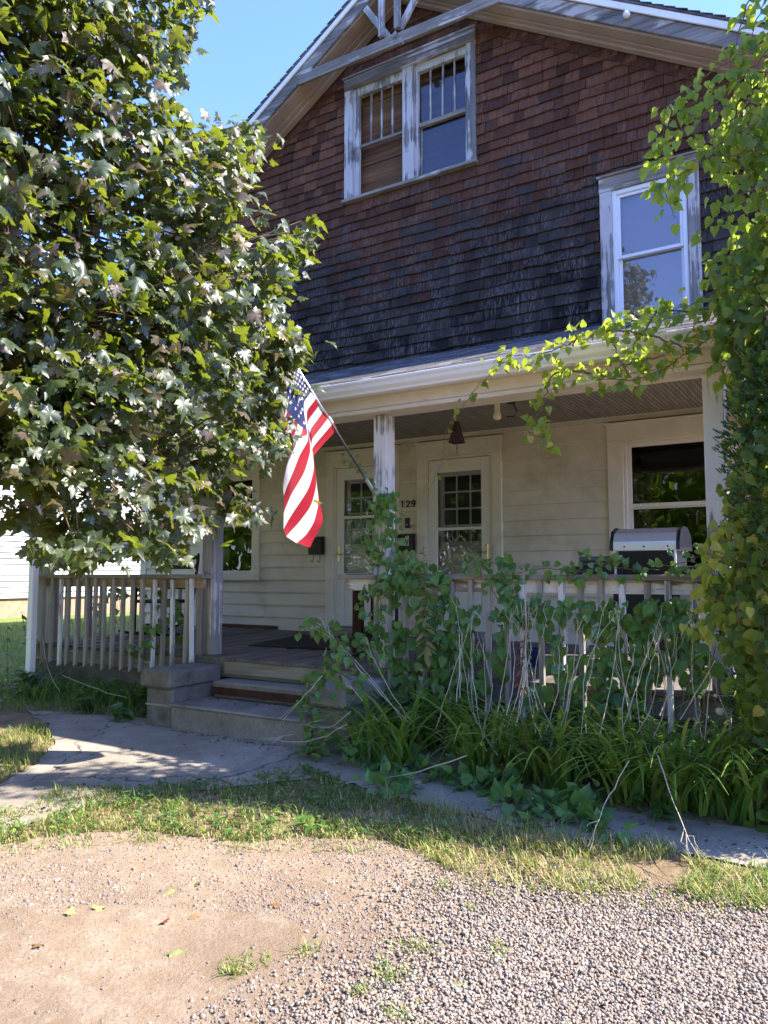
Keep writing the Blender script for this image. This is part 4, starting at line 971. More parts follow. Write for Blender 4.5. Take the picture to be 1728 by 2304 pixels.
def vine_stem(b, lv, pts, r0, r1, dens, size, tints, spread=.05, hang=.6, face=(.1, -1, .25)):
    """a smooth stem through pts with leaves along it"""
    pts = [np.array(p, float) for p in pts]; q = [pts[0]]
    for i in range(len(pts)-1):
        p0 = pts[max(i-1, 0)]; p1, p2 = pts[i], pts[i+1]; p3 = pts[min(i+2, len(pts)-1)]
        for k in range(1, 7):
            t = k/6; q.append(.5*((2*p1)+(-p0+p2)*t+(2*p0-5*p1+4*p2-p3)*t*t+(-p0+3*p1-3*p2+p3)*t**3))
    q = np.array(q); q[1:-1] += rng.normal(0, .006, q[1:-1].shape)
    b.tube(q, np.linspace(r0, r1, len(q)), 5)
    L = np.linalg.norm(np.diff(q, axis=0), axis=1).sum(); n = int(L*dens)
    for i in range(n):
        t = (i+rng.random())/n*(len(q)-1.001); k = int(t); p = q[k]+(q[k+1]-q[k])*(t-k); tan = norm(q[k+1]-q[k])
        side = norm(np.cross(tan, np.array((0, -1, .2))))*(1 if rng.random() < .5 else -1)
        d = side*rng.uniform(.2, 1)+tan*.3+np.array((0, 0, -hang))+rng.normal(0, .3, 3)
        lv.add(p+side*rng.uniform(.01, spread)+rng.normal(0, spread*.4, 3), d, np.array(face)+rng.normal(0, .45, 3), rng.uniform(*size), float(np.clip(rng.normal(*tints), 0, 1)))
vine = thing('bittersweet_vine', 'tall bittersweet vine draped over the arborvitae and the porch gutter', 'vine', (.2, 5.2, 0))
vb = MB(); lv = Leaves()
for k in range(4):                                                # woody stems climbing
    x = .02+.12*k; vb.tube([(x, 5.3+.1*k, 0), (x+.1*math.sin(k), 4.75, 1.0), (x-.1, 4.62, 2.0), (x+.05, 4.9, 3.0), (x-.05, 5.05, 4.0), (x+.1, 5.15, 4.9)], [.02, .018, .016, .014, .011, .006], 6)
vb.tube([(.3, 5.4, 0), (.35, 5.45, 2.5), (.32, 5.4, 4.0), (.3, 5.3, 4.9)], [.06, .055, .045, .02], 8)
# main hanging mass: left limit of the foliage by height in the photo, at its depth
LB = [(-700, 1690), (0, 1672), (100, 1690), (170, 1640), (260, 1560), (330, 1640), (430, 1655), (500, 1600), (560, 1560), (640, 1545), (720, 1600), (780, 1660), (860, 1665), (950, 1690), (1050, 1665), (1130, 1640), (1250, 1640), (1350, 1610), (1450, 1650), (1560, 1660), (1700, 1690), (1780, 1690)]
ly, lx = np.array(LB).T
cl = 0
while cl < 760:
    py = rng.uniform(-170, 1760); px = np.interp(py, ly, lx)+abs(rng.normal(0, 1))*190+(62 if py < 740 else 38 if py < 900 else 20)
    Yd = 5.18+rng.normal(0, .13) if py < 900 else 4.78+rng.normal(0, .07)
    if 900 < py and rng.random() < .68: continue
    if py < 740 and rng.random() < .6: continue
    p = onY(px, py, Yd)
    if p[2] < .05 or p[0] > 1.0: continue
    cl += 1; yel = rng.random() < (.45 if 1130 < py < 1450 and px < 1720 else .10)
    L = rng.uniform(.18, .5); s = [p, p+np.array((rng.normal(0, .08), rng.normal(0, .06), -L*.5)), p+np.array((rng.normal(0, .1), rng.normal(0, .08)-.03, -L))]
    vine_stem(vb, lv, s, .004, .002, 30, (.045, .075), (.80, .09) if yel else (.40, .17), .05, .7)
def S(b_, l_, px, Y, *a, **k):
    vine_stem(b_, l_, [onY(x, y, Y if not hasattr(Y, '__len__') else Y[i]) for i, (x, y) in enumerate(px)], *a, **k)
# arching branch against the gable, hanging tips
for pth in ([(1760, 60), (1690, 110), (1620, 150), (1560, 190), (1500, 240), (1490, 290), (1500, 350)], [(1740, 100), (1660, 190), (1590, 250), (1540, 310), (1490, 340), (1480, 390), (1465, 430)], [(1750, 250), (1660, 300), (1610, 330), (1560, 380), (1520, 400), (1500, 440), (1520, 490)], [(1760, 160), (1680, 170), (1610, 200), (1560, 230), (1530, 250)], [(1700, -40), (1672, 40), (1650, 110), (1640, 160)],
            [(1750, -40), (1710, 30), (1690, 90)], [(1720, 340), (1640, 350), (1580, 345), (1540, 360)], [(1700, 420), (1640, 450), (1610, 480), (1590, 520)]):
    S(vb, lv, pth, 4.95, .006, .002, 42, (.042, .08), (.56, .14), .06, .65)
# long branch over the gutter with berries
GB = [[(1720, 640), (1640, 720), (1580, 770), (1520, 810), (1460, 845), (1400, 855), (1340, 850), (1280, 830)], [(1560, 790), (1480, 760), (1400, 745), (1320, 750), (1270, 780), (1210, 800), (1150, 800), (1110, 815)], [(1650, 690), (1560, 700), (1480, 700), (1410, 720), (1350, 740)], [(1330, 840), (1270, 835), (1240, 850), (1225, 900), (1205, 940), (1190, 970), (1225, 985), (1250, 995)],
      [(1500, 800), (1440, 810), (1390, 830), (1340, 860)], [(1420, 850), (1390, 800), (1380, 760), (1400, 720)], [(1600, 700), (1560, 740), (1530, 780)], [(1480, 700), (1440, 760), (1420, 800)], [(1290, 780), (1300, 740), (1280, 735)]]
for pth in GB: S(vb, lv, pth, 5.15, .008, .002, 46, (.042, .072), (.60, .16), .055, .5)
for pth in ([(1720, 560), (1660, 620), (1600, 660), (1540, 690), (1480, 705)], [(1740, 480), (1690, 540), (1640, 580), (1580, 600)], [(1740, 600), (1680, 640), (1620, 650)]): S(vb, lv, pth, 5.1, .006, .002, 46, (.045, .075), (.5, .17), .07, .6)
S(vb, lv, [(1150, 805), (1110, 835), (1075, 870), (1045, 910), (1030, 935)], 5.2, .004, .002, 15, (.045, .07), (.55, .12), .03, .3)
S(vb, lv, [(1030, 935), (1010, 960), (1000, 990), (997, 1030), (985, 1060), (968, 1095)], 5.4, .003, .0015, 12, (.03, .05), (.66, .1), .03, .3)
# yellowing curtain at the right post
for pth in ([(1690, 1080), (1650, 1180), (1630, 1280), (1600, 1370), (1570, 1430)], [(1700, 1100), (1690, 1220), (1670, 1320), (1640, 1400)], [(1640, 1150), (1610, 1220), (1600, 1290), (1590, 1350)], [(1730, 1200), (1710, 1300), (1700, 1380)]):
    S(vb, lv, pth, 4.75, .005, .002, 48, (.048, .08), (.82, .08), .06, .9)
for pth in ([(1680, 1330), (1690, 1440), (1700, 1560), (1690, 1640)], [(1720, 1380), (1730, 1500), (1720, 1600)], [(1640, 1420), (1660, 1500), (1650, 1560)]): S(vb, lv, pth, 4.7, .005, .002, 38, (.05, .08), (.58, .12), .06, .8)
lv.build('leaves', m_vine, T_HEART, vine); vb.build('stems', m_twig, vine)
for px, py in ((1568, 745), (1566, 760), (1540, 800), (1545, 770), (1505, 800), (1510, 815), (1600, 735), (1602, 750), (1525, 825), (1500, 770), (1470, 790), (1605, 715)):
    c = onY(px, py, 5.12); bb = MB()
    for _ in range(11):
        p = c+rng.normal(0, .014, 3)*np.array((1, 1, 2)); bb.lathe(tuple(p), [(.001, -.006), (.0055, -.003), (.0065, 0), (.0055, .003), (.001, .006)], 6)
    bb.build('berry_cluster', m_berry, vine, smooth=True)

# ------------------------------------------------------------------ creeper over the right railing and the pier
cre = thing('railing_creeper', 'heart leaved creeper covering the right porch railing and stone pier', 'vine', (-2.6, 5.3, 0))
cb = MB(); lv = Leaves()
ELL = [(940, 1300, 60, 32, 46), (960, 1340, 80, 45, 70), (1000, 1400, 62, 52, 66), (930, 1470, 62, 60, 60), (1000, 1480, 55, 45, 46), (1045, 1395, 35, 40, 26), (1125, 1270, 34, 22, 16), (1140, 1300, 22, 40, 18), (1150, 1385, 60, 34, 40), (1190, 1355, 40, 18, 16), (1240, 1405, 30, 50, 30), (1285, 1378, 50, 28, 34), (1340, 1395, 50, 36, 44), (1420, 1380, 75, 26, 46), (1485, 1385, 34, 40, 30), (1520, 1420, 45, 75, 60), (1400, 1450, 75, 55, 64), (1350, 1500, 55, 40, 40), (1455, 1500, 55, 48, 46), (1330, 1570, 65, 55, 50), (1260, 1490, 24, 40, 18), (1395, 1570, 55, 50, 40), (1000, 1560, 55, 50, 44), (940, 1560, 60, 60, 50), (1565, 1490, 45, 70, 46), (880, 1440, 40, 40, 26), (1110, 1480, 40, 60, 18), (1070, 1550, 40, 40, 20), (1050, 1480, 36, 40, 22), (1210, 1560, 40, 40, 16), (900, 1300, 45, 30, 30)]
for cx, cy, rx, ry, n in ELL:
    for _ in range(int(n*(.98 if cx < 1060 else .82))):
        r = math.sqrt(rng.random()); a = rng.uniform(0, 6.283); Y = 5.36+rng.normal(0, .05)
        lv.add(onY(cx+rx*r*math.cos(a), cy+ry*r*math.sin(a)-8, Y), rng.normal(0, .45, 3)+np.array((0, -.2, -.8)), np.array((.15, -.9, .45))+rng.normal(0, .35, 3), rng.uniform(.052, .092)*(1.3 if cy > 1440 and rng.random() < .4 else 1), float(np.clip(rng.normal(.38, .2), 0, .93)))
RS = [[(1150, 1290), (1230, 1280), (1300, 1285), (1370, 1275), (1440, 1285), (1520, 1270), (1580, 1250)], [(1290, 1290), (1330, 1265), (1380, 1268)], [(1050, 1290), (1070, 1270), (1100, 1262), (1140, 1285), (1170, 1330)], [(1100, 1290), (1110, 1330), (1150, 1380), (1210, 1390)], [(870, 1290), (840, 1320), (815, 1350), (812, 1385)], [(870, 1300), (858, 1360), (850, 1400), (845, 1420)], [(930, 1280), (900, 1300), (850, 1320), (820, 1345)]]
for pth in RS: S(cb, lv, pth, 5.36, .004, .002, 44, (.042, .07), (.40, .2), .05, .5)
for pth in ([(760, 1440), (745, 1500), (715, 1530), (695, 1560), (700, 1620), (690, 1680)], [(700, 1390), (740, 1420), (770, 1450), (800, 1490)], [(800, 1560), (790, 1530), (740, 1510), (730, 1560)], [(700, 1520), (690, 1600), (710, 1660), (730, 1690)]):
    S(cb, lv, pth, 4.72, .004, .002, 36, (.05, .08), (.33, .18), .05, .5)
for pth in ([(700, 1390), (735, 1425), (775, 1445), (830, 1470), (870, 1500)], [(670, 1430), (690, 1415), (705, 1400)], [(720, 1415), (780, 1430), (850, 1480)]): S(cb, lv, pth, 5.0, .004, .002, 24, (.05, .08), (.42, .18), .04, .4)
S(cb, lv, [(860, 1400), (845, 1430), (800, 1470), (770, 1450)], [5.36, 5.36, 5.0, 4.74], .004, .003, 20, (.05, .08), (.4, .15), .04, .4)
lv.build('leaves', m_vined, T_HEART, cre); cb.build('stems', m_twig, cre)
pc = thing('post_creeper', 'cluster of green creeper leaves wrapped round the middle porch post', 'vine', (-3.5, 5.5, 1.7))
cb = MB(); lv = Leaves()
for pth in ([(850, 1290), (860, 1230), (870, 1180), (865, 1140), (885, 1105)], [(880, 1130), (850, 1150), (835, 1190), (825, 1230), (838, 1260)], [(870, 1140), (890, 1180), (900, 1230), (905, 1270)], [(880, 1110), (850, 1120), (838, 1160)]):
    S(cb, lv, pth, 5.50, .004, .002, 62, (.042, .075), (.45, .15), .06, .9)
for pth in ([(845, 1110), (820, 1070), (800, 1035), (790, 1020)], [(815, 1060), (795, 1040), (770, 1035), (775, 1020)]): S(cb, lv, pth, 5.42, .002, .001, 22, (.03, .05), (.75, .08), .02, .2)
lv.build('leaves', m_vined, T_HEART, pc); cb.build('stems', m_twig, pc)
gc = thing('ground_creeper', 'low creeper spreading over the concrete strip in front of the lilies', 'ground vine', (-1.6, 4.2, 0))
lv = Leaves(); cb = MB()
for k in range(46):
    px, py = rng.uniform(800, 1390), 0; py = 1722+(px-800)*.16+rng.uniform(-25, 38)+(22 if 1180 < px < 1380 else 0)
    p = onG(px, py); a = rng.uniform(3.4, 6.0); L = rng.uniform(.15, .42)
    vine_stem(cb, lv, [p+np.array((0, 0, .02)), p+np.array((math.cos(a)*L*.5, math.sin(a)*L*.4, .05)), p+np.array((math.cos(a)*L, math.sin(a)*L*.7, .015))], .003, .002, 42, (.045, .095), (.28, .16), .05, -.1, (.0, -.35, 1))
lv.build('leaves', m_vined, T_HEART, gc); cb.build('stems', m_twig, gc)

# ------------------------------------------------------------------ daylilies, one clump at a time
spots = [(800, 1690), (880, 1690), (960, 1700), (1040, 1715), (1120, 1730), (1200, 1750), (1290, 1770), (1370, 1780), (1450, 1795), (1530, 1805), (1610, 1820), (1680, 1830), (1000, 1650), (1150, 1670), (1310, 1690), (1480, 1710), (1600, 1730), (900, 1745), (1080, 1765), (1180, 1775), (1260, 1800), (1420, 1825), (1500, 1840), (1570, 1845), (1650, 1860), (830, 1730)]
for i, (px, py) in enumerate(spots):
    p = onG(px, py-18); n = int(rng.integers(28, 42))
    t = thing('daylily_clump', 'arching green daylily clump in the bed before the right railing', 'daylily', tuple(p), 'daylily clumps in the porch bed')
    az = rng.uniform(0, 6.283, n); base = p+np.column_stack([rng.normal(0, .06, n), rng.normal(0, .05, n), np.zeros(n)])
    az = np.where(rng.random(n) < .45, rng.normal(-1.5, .9, n), az)
    blades('blade_tuft', base, az, rng.uniform(.55, 1.05, n), rng.uniform(.05, .5, n), rng.uniform(.014, .030, n), np.clip(rng.beta(2, 2.6, n)*.92+(rng.random(n) < .1)*.35, 0, 1), m_strap, t, 8, rng.uniform(1.3, 2.1, n) if False else 1.75)
# dark small lilies under the left railing
for px, py, n in ((20, 1560, 50), (80, 1575, 50), (140, 1570, 60), (190, 1585, 60), (240, 1580, 60), (290, 1590, 60), (330, 1590, 40), (110, 1550, 40)):
    p = onG(px, py); t = thing('lily_tuft', 'dark green strap leaved tuft at the foot of the left porch foundation', 'plant', tuple(p), 'strap leaved tufts under the left railing')
    base = p+np.column_stack([rng.normal(0, .10, n), rng.normal(0, .06, n), np.zeros(n)])
    blades('blade_tuft', base, rng.uniform(0, 6.283, n), rng.uniform(.25, .6, n), rng.uniform(.05, .6, n), rng.uniform(.010, .018, n), rng.uniform(0, .55, n), m_strap, t, 7, 1.8)

# ------------------------------------------------------------------ dry flower stalks, each a thing
def stalk(a, bq, Ya, Yb, label, group='dry flower stalks in the porch bed', fork=True, r=.0038):
    A = onY(a[0], a[1], Ya); B = onY(bq[0], bq[1], Yb)
    b = MB(); bw = rng.normal(0, .035, 3); q = [A+(B-A)*f+bw*math.sin(math.pi*f)+rng.normal(0, .004, 3)*(0 < f < 1) for f in np.linspace(0, 1, 9)]; b.tube(q, np.linspace(r, r*.45, 9), 5)
    if fork:
        d = norm(B-A)
        for k in range(int(rng.integers(2, 5))):
            o0 = B-d*rng.uniform(0, .16)*(k > 0); e = o0+d*rng.uniform(.03, .10)+rng.normal(0, .017, 3); f = e+d*.035+rng.normal(0, .010, 3); g_ = f+d*.02+rng.normal(0, .014, 3); b.tube([o0, e, f, g_], [r*.5, r*.42, r*.36, r*.3], 4)
    o = b.build('dry_stalk', m_straw); tag(o, label, 'dry stalk', group)
up_ = 'thin pale dry stalk standing upright among the daylilies'
ln_ = 'pale dry stalk leaning outward over the steps pier'
for a, c in (((1095, 1690), (1040, 1470)), ((980, 1640), (1062, 1390)), ((1085, 1650), (1075, 1430)), ((1090, 1660), (1088, 1450)), ((1150, 1690), (1190, 1360)), ((1140, 1640), (1180, 1345)), ((1205, 1650), (1165, 1400)), ((1210, 1600), (1230, 1395)), ((1270, 1680), (1185, 1430)), ((1260, 1640), (1300, 1400)), ((1300, 1700), (1365, 1350)), ((1320, 1650), (1372, 1400)), ((1275, 1600), (1330, 1440)), ((1440, 1730), (1390, 1385)), ((1470, 1720), (1460, 1460)), ((1400, 1640), (1478, 1410)), ((1415, 1700), (1388, 1510)), ((1505, 1650), (1502, 1460)), ((1580, 1660), (1560, 1400)), ((1640, 1660), (1640, 1500)), ((1530, 1620), (1640, 1425)), ((1120, 1600), (1150, 1420)), ((1235, 1690), (1275, 1420)), ((1450, 1600), (1480, 1440)), ((1035, 1570), (1040, 1440))):
    stalk(a, c, 4.85, 5.1+rng.normal(0, .06), up_)
    if rng.random() < .6:
        j = rng.normal(0, 22); stalk((a[0]+j, a[1]+10), (c[0]+j+rng.normal(0, 18), c[1]+rng.normal(0, 30)), 4.8, 5.0+rng.normal(0, .06), up_)
for a, c, y0, y1 in (((912, 1632), (720, 1405), 4.75, 4.7), ((918, 1625), (745, 1430), 4.75, 4.75), ((925, 1620), (832, 1465), 4.75, 4.9), ((850, 1622), (790, 1545), 4.7, 4.65), ((725, 1520), (645, 1610), 4.6, 4.45), ((780, 1630), (620, 1660), 4.55, 4.4), ((790, 1600), (695, 1632), 4.6, 4.55)):
    stalk(a, c, y0, y1, ln_, 'dry stalks leaning over the right pier', True, .0038)
stalk((1415, 1712), (1340, 1860), 4.4, 3.95, 'pale dry stalk lying from the bed down onto the concrete strip, left one', None)
stalk((1480, 1700), (1550, 1890), 4.4, 3.9, 'long pale dry stalk lying from the bed down onto the concrete strip, right one', None)
stalk((1050, 1700), (780, 1762), 4.4, 4.2, 'pale dry stalk lying flat across the creeper beside the steps', None)
stalk((135, 1555), (95, 1430), 5.1, 5.2, 'thin bent dry stalk rising before the left railing corner', None, False)
stalk((142, 1520), (290, 1570), 5.0, 4.9, 'thin dry stalk slanting across the left foundation', None, False)
# seed heads on the right
for px, py, r in ((1558, 1372, .014), (1560, 1408, .02), (1620, 1600, .026), (1505, 1440, .012), (1478, 1472, .012), (1610, 1450, .012), (1540, 1550, .012), (1575, 1568, .012), (1585, 1555, .012), (1610, 1565, .012)):
    c = onY(px, py, 4.8); t = thing('seed_head', 'round fluffy tan seed head on a thin stem at the right of the bed', 'seed head', tuple(c), 'round seed heads in the bed')
    b = MB(); b.lathe(tuple(c), [(.002, -r), (r*.7, -r*.7), (r, 0), (r*.75, r*.6), (r*.3, r*.75)], 10); b.build('head', paint('seed head tan', (.5, .42, .27), .4, .9, .1, 90), t)
    b = MB(); b.tube([c+np.array((0, 0, -r)), c+np.array((rng.normal(0, .03), .02, -.25)), c+np.array((rng.normal(0, .08), .05, -.65))], .0025, 4); b.build('stem', m_twig, t)
# tall yellowing weed by the door, and a red leaved one
def weed(name, label, basept, toppt, Y, mats, tints, size, n):
    A, B = onY(*basept, Y), onY(*toppt, Y); t = thing(name, label, 'weed', tuple(A)); b = MB(); b.tube([A, (A+B)/2+rng.normal(0, .01, 3), B], [.005, .004, .002], 5); b.build('stem', m_twig, t)
    lv = Leaves()
    for i in range(n):
        f = i/n; p = A+(B-A)*(.25+.75*f); a = rng.uniform(0, 6.28)
        lv.add(p, np.array((math.cos(a), math.sin(a)*.6, -.5+.7*f)), np.array((0, -.5, 1))+rng.normal(0, .3, 3), size*(1-.6*f), float(np.clip(rng.normal(*tints), 0, 1)))
    lv.build('leaves', mats, T_OVAL, t)
weed('tall_weed', 'tall yellowing weed with withered lower leaves standing before the railing', (960, 1560), (953, 1230), 5.2, leafmat('yellow weed leaf', [(0, (.3, .26, .12)), (.5, (.20, .23, .06)), (1, (.32, .24, .1))], .6, .2, .2), (.5, .25), .11, 60)
weed('red_weed', 'slender weed with pinkish red leaves among the dry stalks', (1165, 1600), (1185, 1380), 5.0, leafmat('red weed leaf', [(0, (.26, .07, .06)), (1, (.38, .12, .09))], .5, .3, .25, (.45, .1, .08)), (.5, .3), .075, 18)
weed('green_weed', 'bright green narrow leaved weed tip behind the red leaves', (1180, 1560), (1188, 1365), 5.08, m_weed, (.9, .1), .06, 34)
# broad leaved plants
def rosette(name, label, cat, px, py, n, size, tint, temps, group=None, up=.35, mat=None):
    p = onG(px, py); t = thing(name, label, cat, tuple(p), group); lv = Leaves()
    for i in range(n):
        a = rng.uniform(0, 6.28); e = rng.uniform(.0, 1)
        lv.add(p+np.array((math.cos(a)*.25*size*e, math.sin(a)*.25*size*e, .02+size*up*rng.uniform(.1, 1.6))), np.array((math.cos(a), math.sin(a), rng.uniform(-.35, .5))), np.array((-math.cos(a)*.2, -math.sin(a)*.2-.35, 1)), size*rng.uniform(.6, 1.1), float(np.clip(rng.normal(tint, .2), 0, 1)))
    lv.build('leaves', mat or m_weed, temps, t)
rosette('burdock', 'large leaved burdock plant at the left foot of the stone pier', 'plant', 345, 1605, 22, .20, .3, T_HEART, up=.8)
rosette('burdock_seedling', 'small round leaved plant beside the burdock on the walkway edge', 'plant', 270, 1622, 16, .12, .55, T_HEART, up=.7)
rosette('dock_plant', 'low leafy plant left of the burdock under the railing', 'plant', 190, 1605, 30, .10, .3, T_HEART, up=.7)
rosette('broadleaf_clump', 'bluish oval leaved plant in the shade at the left porch corner', 'plant', 60, 1570, 60, .16, .15, T_OVAL, up=1.0)
rosette('plantain', 'bright green weed rosette growing in the walkway joint by the right pier', 'plant', 695, 1712, 18, .12, .75, T_OVAL)
rosette('plantain', 'pale broad plantain rosette in the lit grass at the drive edge', 'plant', 705, 1868, 9, .12, .95, T_OVAL)
rosette('maple_seedling', 'yellow green maple seedling at the right end of the bed', 'seedling', 1700, 1800, 12, .14, .95, T_MAPLE, up=2.2)
rosette('maple_seedling', 'fresh green maple seedling among the lilies in the middle of the bed', 'seedling', 1010, 1660, 9, .14, .8, T_MAPLE, up=2.5)
rosette('broadleaf_weed', 'oval leaved weed on the concrete strip at the right', 'plant', 1490, 1850, 16, .10, .3, T_OVAL)
# weeds at the far left
for i, (px, py, h) in enumerate(((20, 1560, .75), (60, 1540, .9), (100, 1560, .6), (5, 1600, .5), (130, 1540, .45))):
    p = onG(px, py); n = 30; t = thing('tall_grass_weed', 'wispy tall weed in the sunny lawn left of the downspout', 'weed', tuple(p), 'wispy weeds left of the downspout')
    b = MB(); q = p+np.array((rng.normal(0, .08), rng.normal(0, .05), h)); b.tube([p, (p+q)/2+rng.normal(0, .02, 3), q], [.004, .003, .0015], 4); b.build('stem', m_twig, t)
    lv = Leaves()
    for k in range(n):
        f = rng.random(); a = rng.uniform(0, 6.28); lv.add(p+(q-p)*f, np.array((math.cos(a), math.sin(a), rng.normal(0, .6))), np.array((0, -.4, 1)), rng.uniform(.03, .09), rng.random())
    lv.build('leaves', m_weed, T_OVAL, t)
# creeper inside the left rail
lc = thing('left_creeper', 'small creeper twining through the left railing balusters', 'vine', (-6.2, 5.4, .4)); cb = MB(); lv = Leaves()
for pth, Y in (([(345, 1490), (360, 1440), (380, 1390), (400, 1370), (425, 1380)], 5.6), ([(375, 1330), (372, 1370), (390, 1400), (405, 1440), (430, 1400)], 5.62), ([(290, 1470), (330, 1450), (345, 1420), (360, 1400)], 5.38), ([(215, 1430), (220, 1380), (235, 1345), (280, 1330), (330, 1345)], 6.6), ([(270, 1400), (268, 1350), (262, 1330)], 7.0)):
    S(cb, lv, pth, Y, .003, .002, 26, (.06, .10), (.35, .2), .05, .6)
lv.build('leaves', m_vined, T_HEART, lc); cb.build('stems', m_twig, lc)

# ------------------------------------------------------------------ grass, gravel, pebbles
def scatter(n, region, x0, x1, y0, y1):
    out = []; got = 0
    while got < n:
        x = rng.uniform(x0, x1, n*3); y = rng.uniform(y0, y1, n*3); P_ = np.column_stack([x, y, gz(x, y)]); a, c, d = proj(P_)
        k = (d > .5) & in_poly(a, c, region); P_ = P_[k]; out.append(P_); got += len(P_)
        if len(P_) == 0: break
    return np.concatenate(out)[:n]
LAWN = [(-120, 1850), (60, 1815), (150, 1765), (300, 1775), (560, 1752), (680, 1722), (740, 1745), (820, 1790), (960, 1840), (1080, 1870), (1120, 1900), (1050, 1950), (980, 1935), (880, 1895), (700, 1885), (520, 1895), (300, 1868), (150, 1880), (0, 1905), (-200, 1935)]
DRY = [(860, 1860), (1060, 1860), (1250, 1900), (1400, 1925), (1450, 1990), (1430, 2012), (1200, 2015), (1080, 1990), (960, 1935)]
RTUFT = [(1540, 1925), (1620, 1955), (1760, 1955), (1760, 2065), (1600, 2042), (1520, 2010), (1560, 1960)]
LCOR = [(-150, 1590), (60, 1600), (105, 1635), (122, 1672), (80, 1720), (0, 1765), (-150, 1800)]
G = []
def grass(n, region, box, hmin, hmax, t0, t1, wmin=.003, wmax=.007, clump=.0):
    P_ = scatter(n, region, *box); n = len(P_)
    cn = np.sin(P_[:, 0]*7+1.3*np.sin(P_[:, 1]*9))*np.sin(P_[:, 1]*8+P_[:, 0]*3)
    k = rng.random(n) < (1-clump*(cn < 0)); P_ = P_[k]; n = len(P_)
    G.append((P_, rng.uniform(0, 6.283, n), rng.uniform(hmin, hmax, n), rng.uniform(.05, .9, n), rng.uniform(wmin, wmax, n), np.clip(rng.normal((t0+t1)/2, (t1-t0)/2, n), 0, 1)))
BOX = (-6.5, 1.5, 1.5, 5.2)
grass(8500, LAWN, BOX, .015, .055, .25, .9, .003, .008, clump=.75)
grass(2200, LAWN, BOX, .04, .105, .35, .8, .004, .009, clump=.92)
grass(4200, LAWN, BOX, .012, .05, .72, 1.05)
P_ = scatter(2600, LAWN, *BOX); cn = np.sin(P_[:, 0]*5+1.7*np.sin(P_[:, 1]*6))*np.sin(P_[:, 1]*7+P_[:, 0]*2.2); P_ = P_[rng.random(len(P_)) < np.where(cn > 0, .9, .12)]; n = len(P_); P_[:, 2] += rng.uniform(.015, .06, n); lv = Leaves(); a = rng.uniform(0, 6.28, n)
lv.bulk(P_, np.column_stack([np.cos(a), np.sin(a), rng.normal(.1, .35, n)]), np.column_stack([rng.normal(0, .3, (n, 2)), np.ones(n)]), rng.uniform(.02, .055, n), np.clip(rng.normal(.5, .3, n), 0, 1))
o = lv.build('lawn_weeds', m_weed, T_OVAL); tag(o, 'low broad leaved weeds mixed into the grass beside the walkway', 'weeds', kind='stuff')
grass(4200, DRY, BOX, .02, .085, .62, 1.05, clump=.6)
EDGE = [(x, y-16) for x, y in DRIVE_TOP]+[(x, y+34) for x, y in DRIVE_TOP[::-1]]
grass(2600, EDGE, BOX, .012, .06, .5, 1.05, clump=.8)
grass(2400, [(840, 1790), (1060, 1828), (1250, 1875), (1500, 1905), (1540, 1925), (1450, 1945), (1240, 1925), (1050, 1880)], BOX, .03, .13, .5, 1.0, .002, .005, clump=.5)
grass(1300, RTUFT, BOX, .03, .11, .4, .85, clump=.4)
BEDL = [(-150, 1530), (60, 1545), (350, 1585), (392, 1622), (200, 1612), (60, 1602), (-150, 1605)]
grass(2600, BEDL, (-12, 0, 3, 6.5), .05, .2, .1, .6, .004, .010)
grass(3400, LCOR, BOX, .03, .11, .4, .85, clump=.3)
for px, py, n, r in ((520, 2190, 60, 30), (560, 2170, 50, 50), (690, 2145, 45, 28), (880, 2200, 90, 55), (930, 2140, 60, 60), (1060, 2050, 25, 18), (1120, 2148, 40, 28), (815, 2240, 40, 20), (900, 2290, 60, 40), (335, 1890, 60, 30), (980, 2000, 20, 40), (1010, 1995, 20, 30)):
    P_ = np.array([onG(px+rng.normal(0, r*.5), py+rng.normal(0, r*.22)) for _ in range(n)])
    G.append((P_, rng.uniform(0, 6.283, n), rng.uniform(.02, .07, n), rng.uniform(.2, 1.1, n), rng.uniform(.003, .006, n), np.clip(rng.normal(.62, .2, n), 0, 1)))
cat = [np.concatenate([g[i] for g in G]) for i in range(6)]
o = blades('grass', cat[0], cat[1], cat[2], cat[3], cat[4], cat[5], m_grass, None, 3, 1.1); tag(o, 'short green and straw coloured grass between walkway and drive', 'grass', kind='stuff')
n = 9000; x = rng.uniform(-14, -8.6, n); y = rng.uniform(4.0, 13, n); P_ = np.column_stack([x, y, gz(x, y)])
o = blades('lawn_grass', P_, rng.uniform(0, 6.283, n), rng.uniform(.05, .16, n), rng.uniform(.05, .8, n), rng.uniform(.006, .012, n), np.clip(rng.normal(.6, .15, n), 0, 1), m_grass, None, 2, 1.0); tag(o, 'sunny lawn grass beside the white neighbouring house', 'grass', kind='stuff')

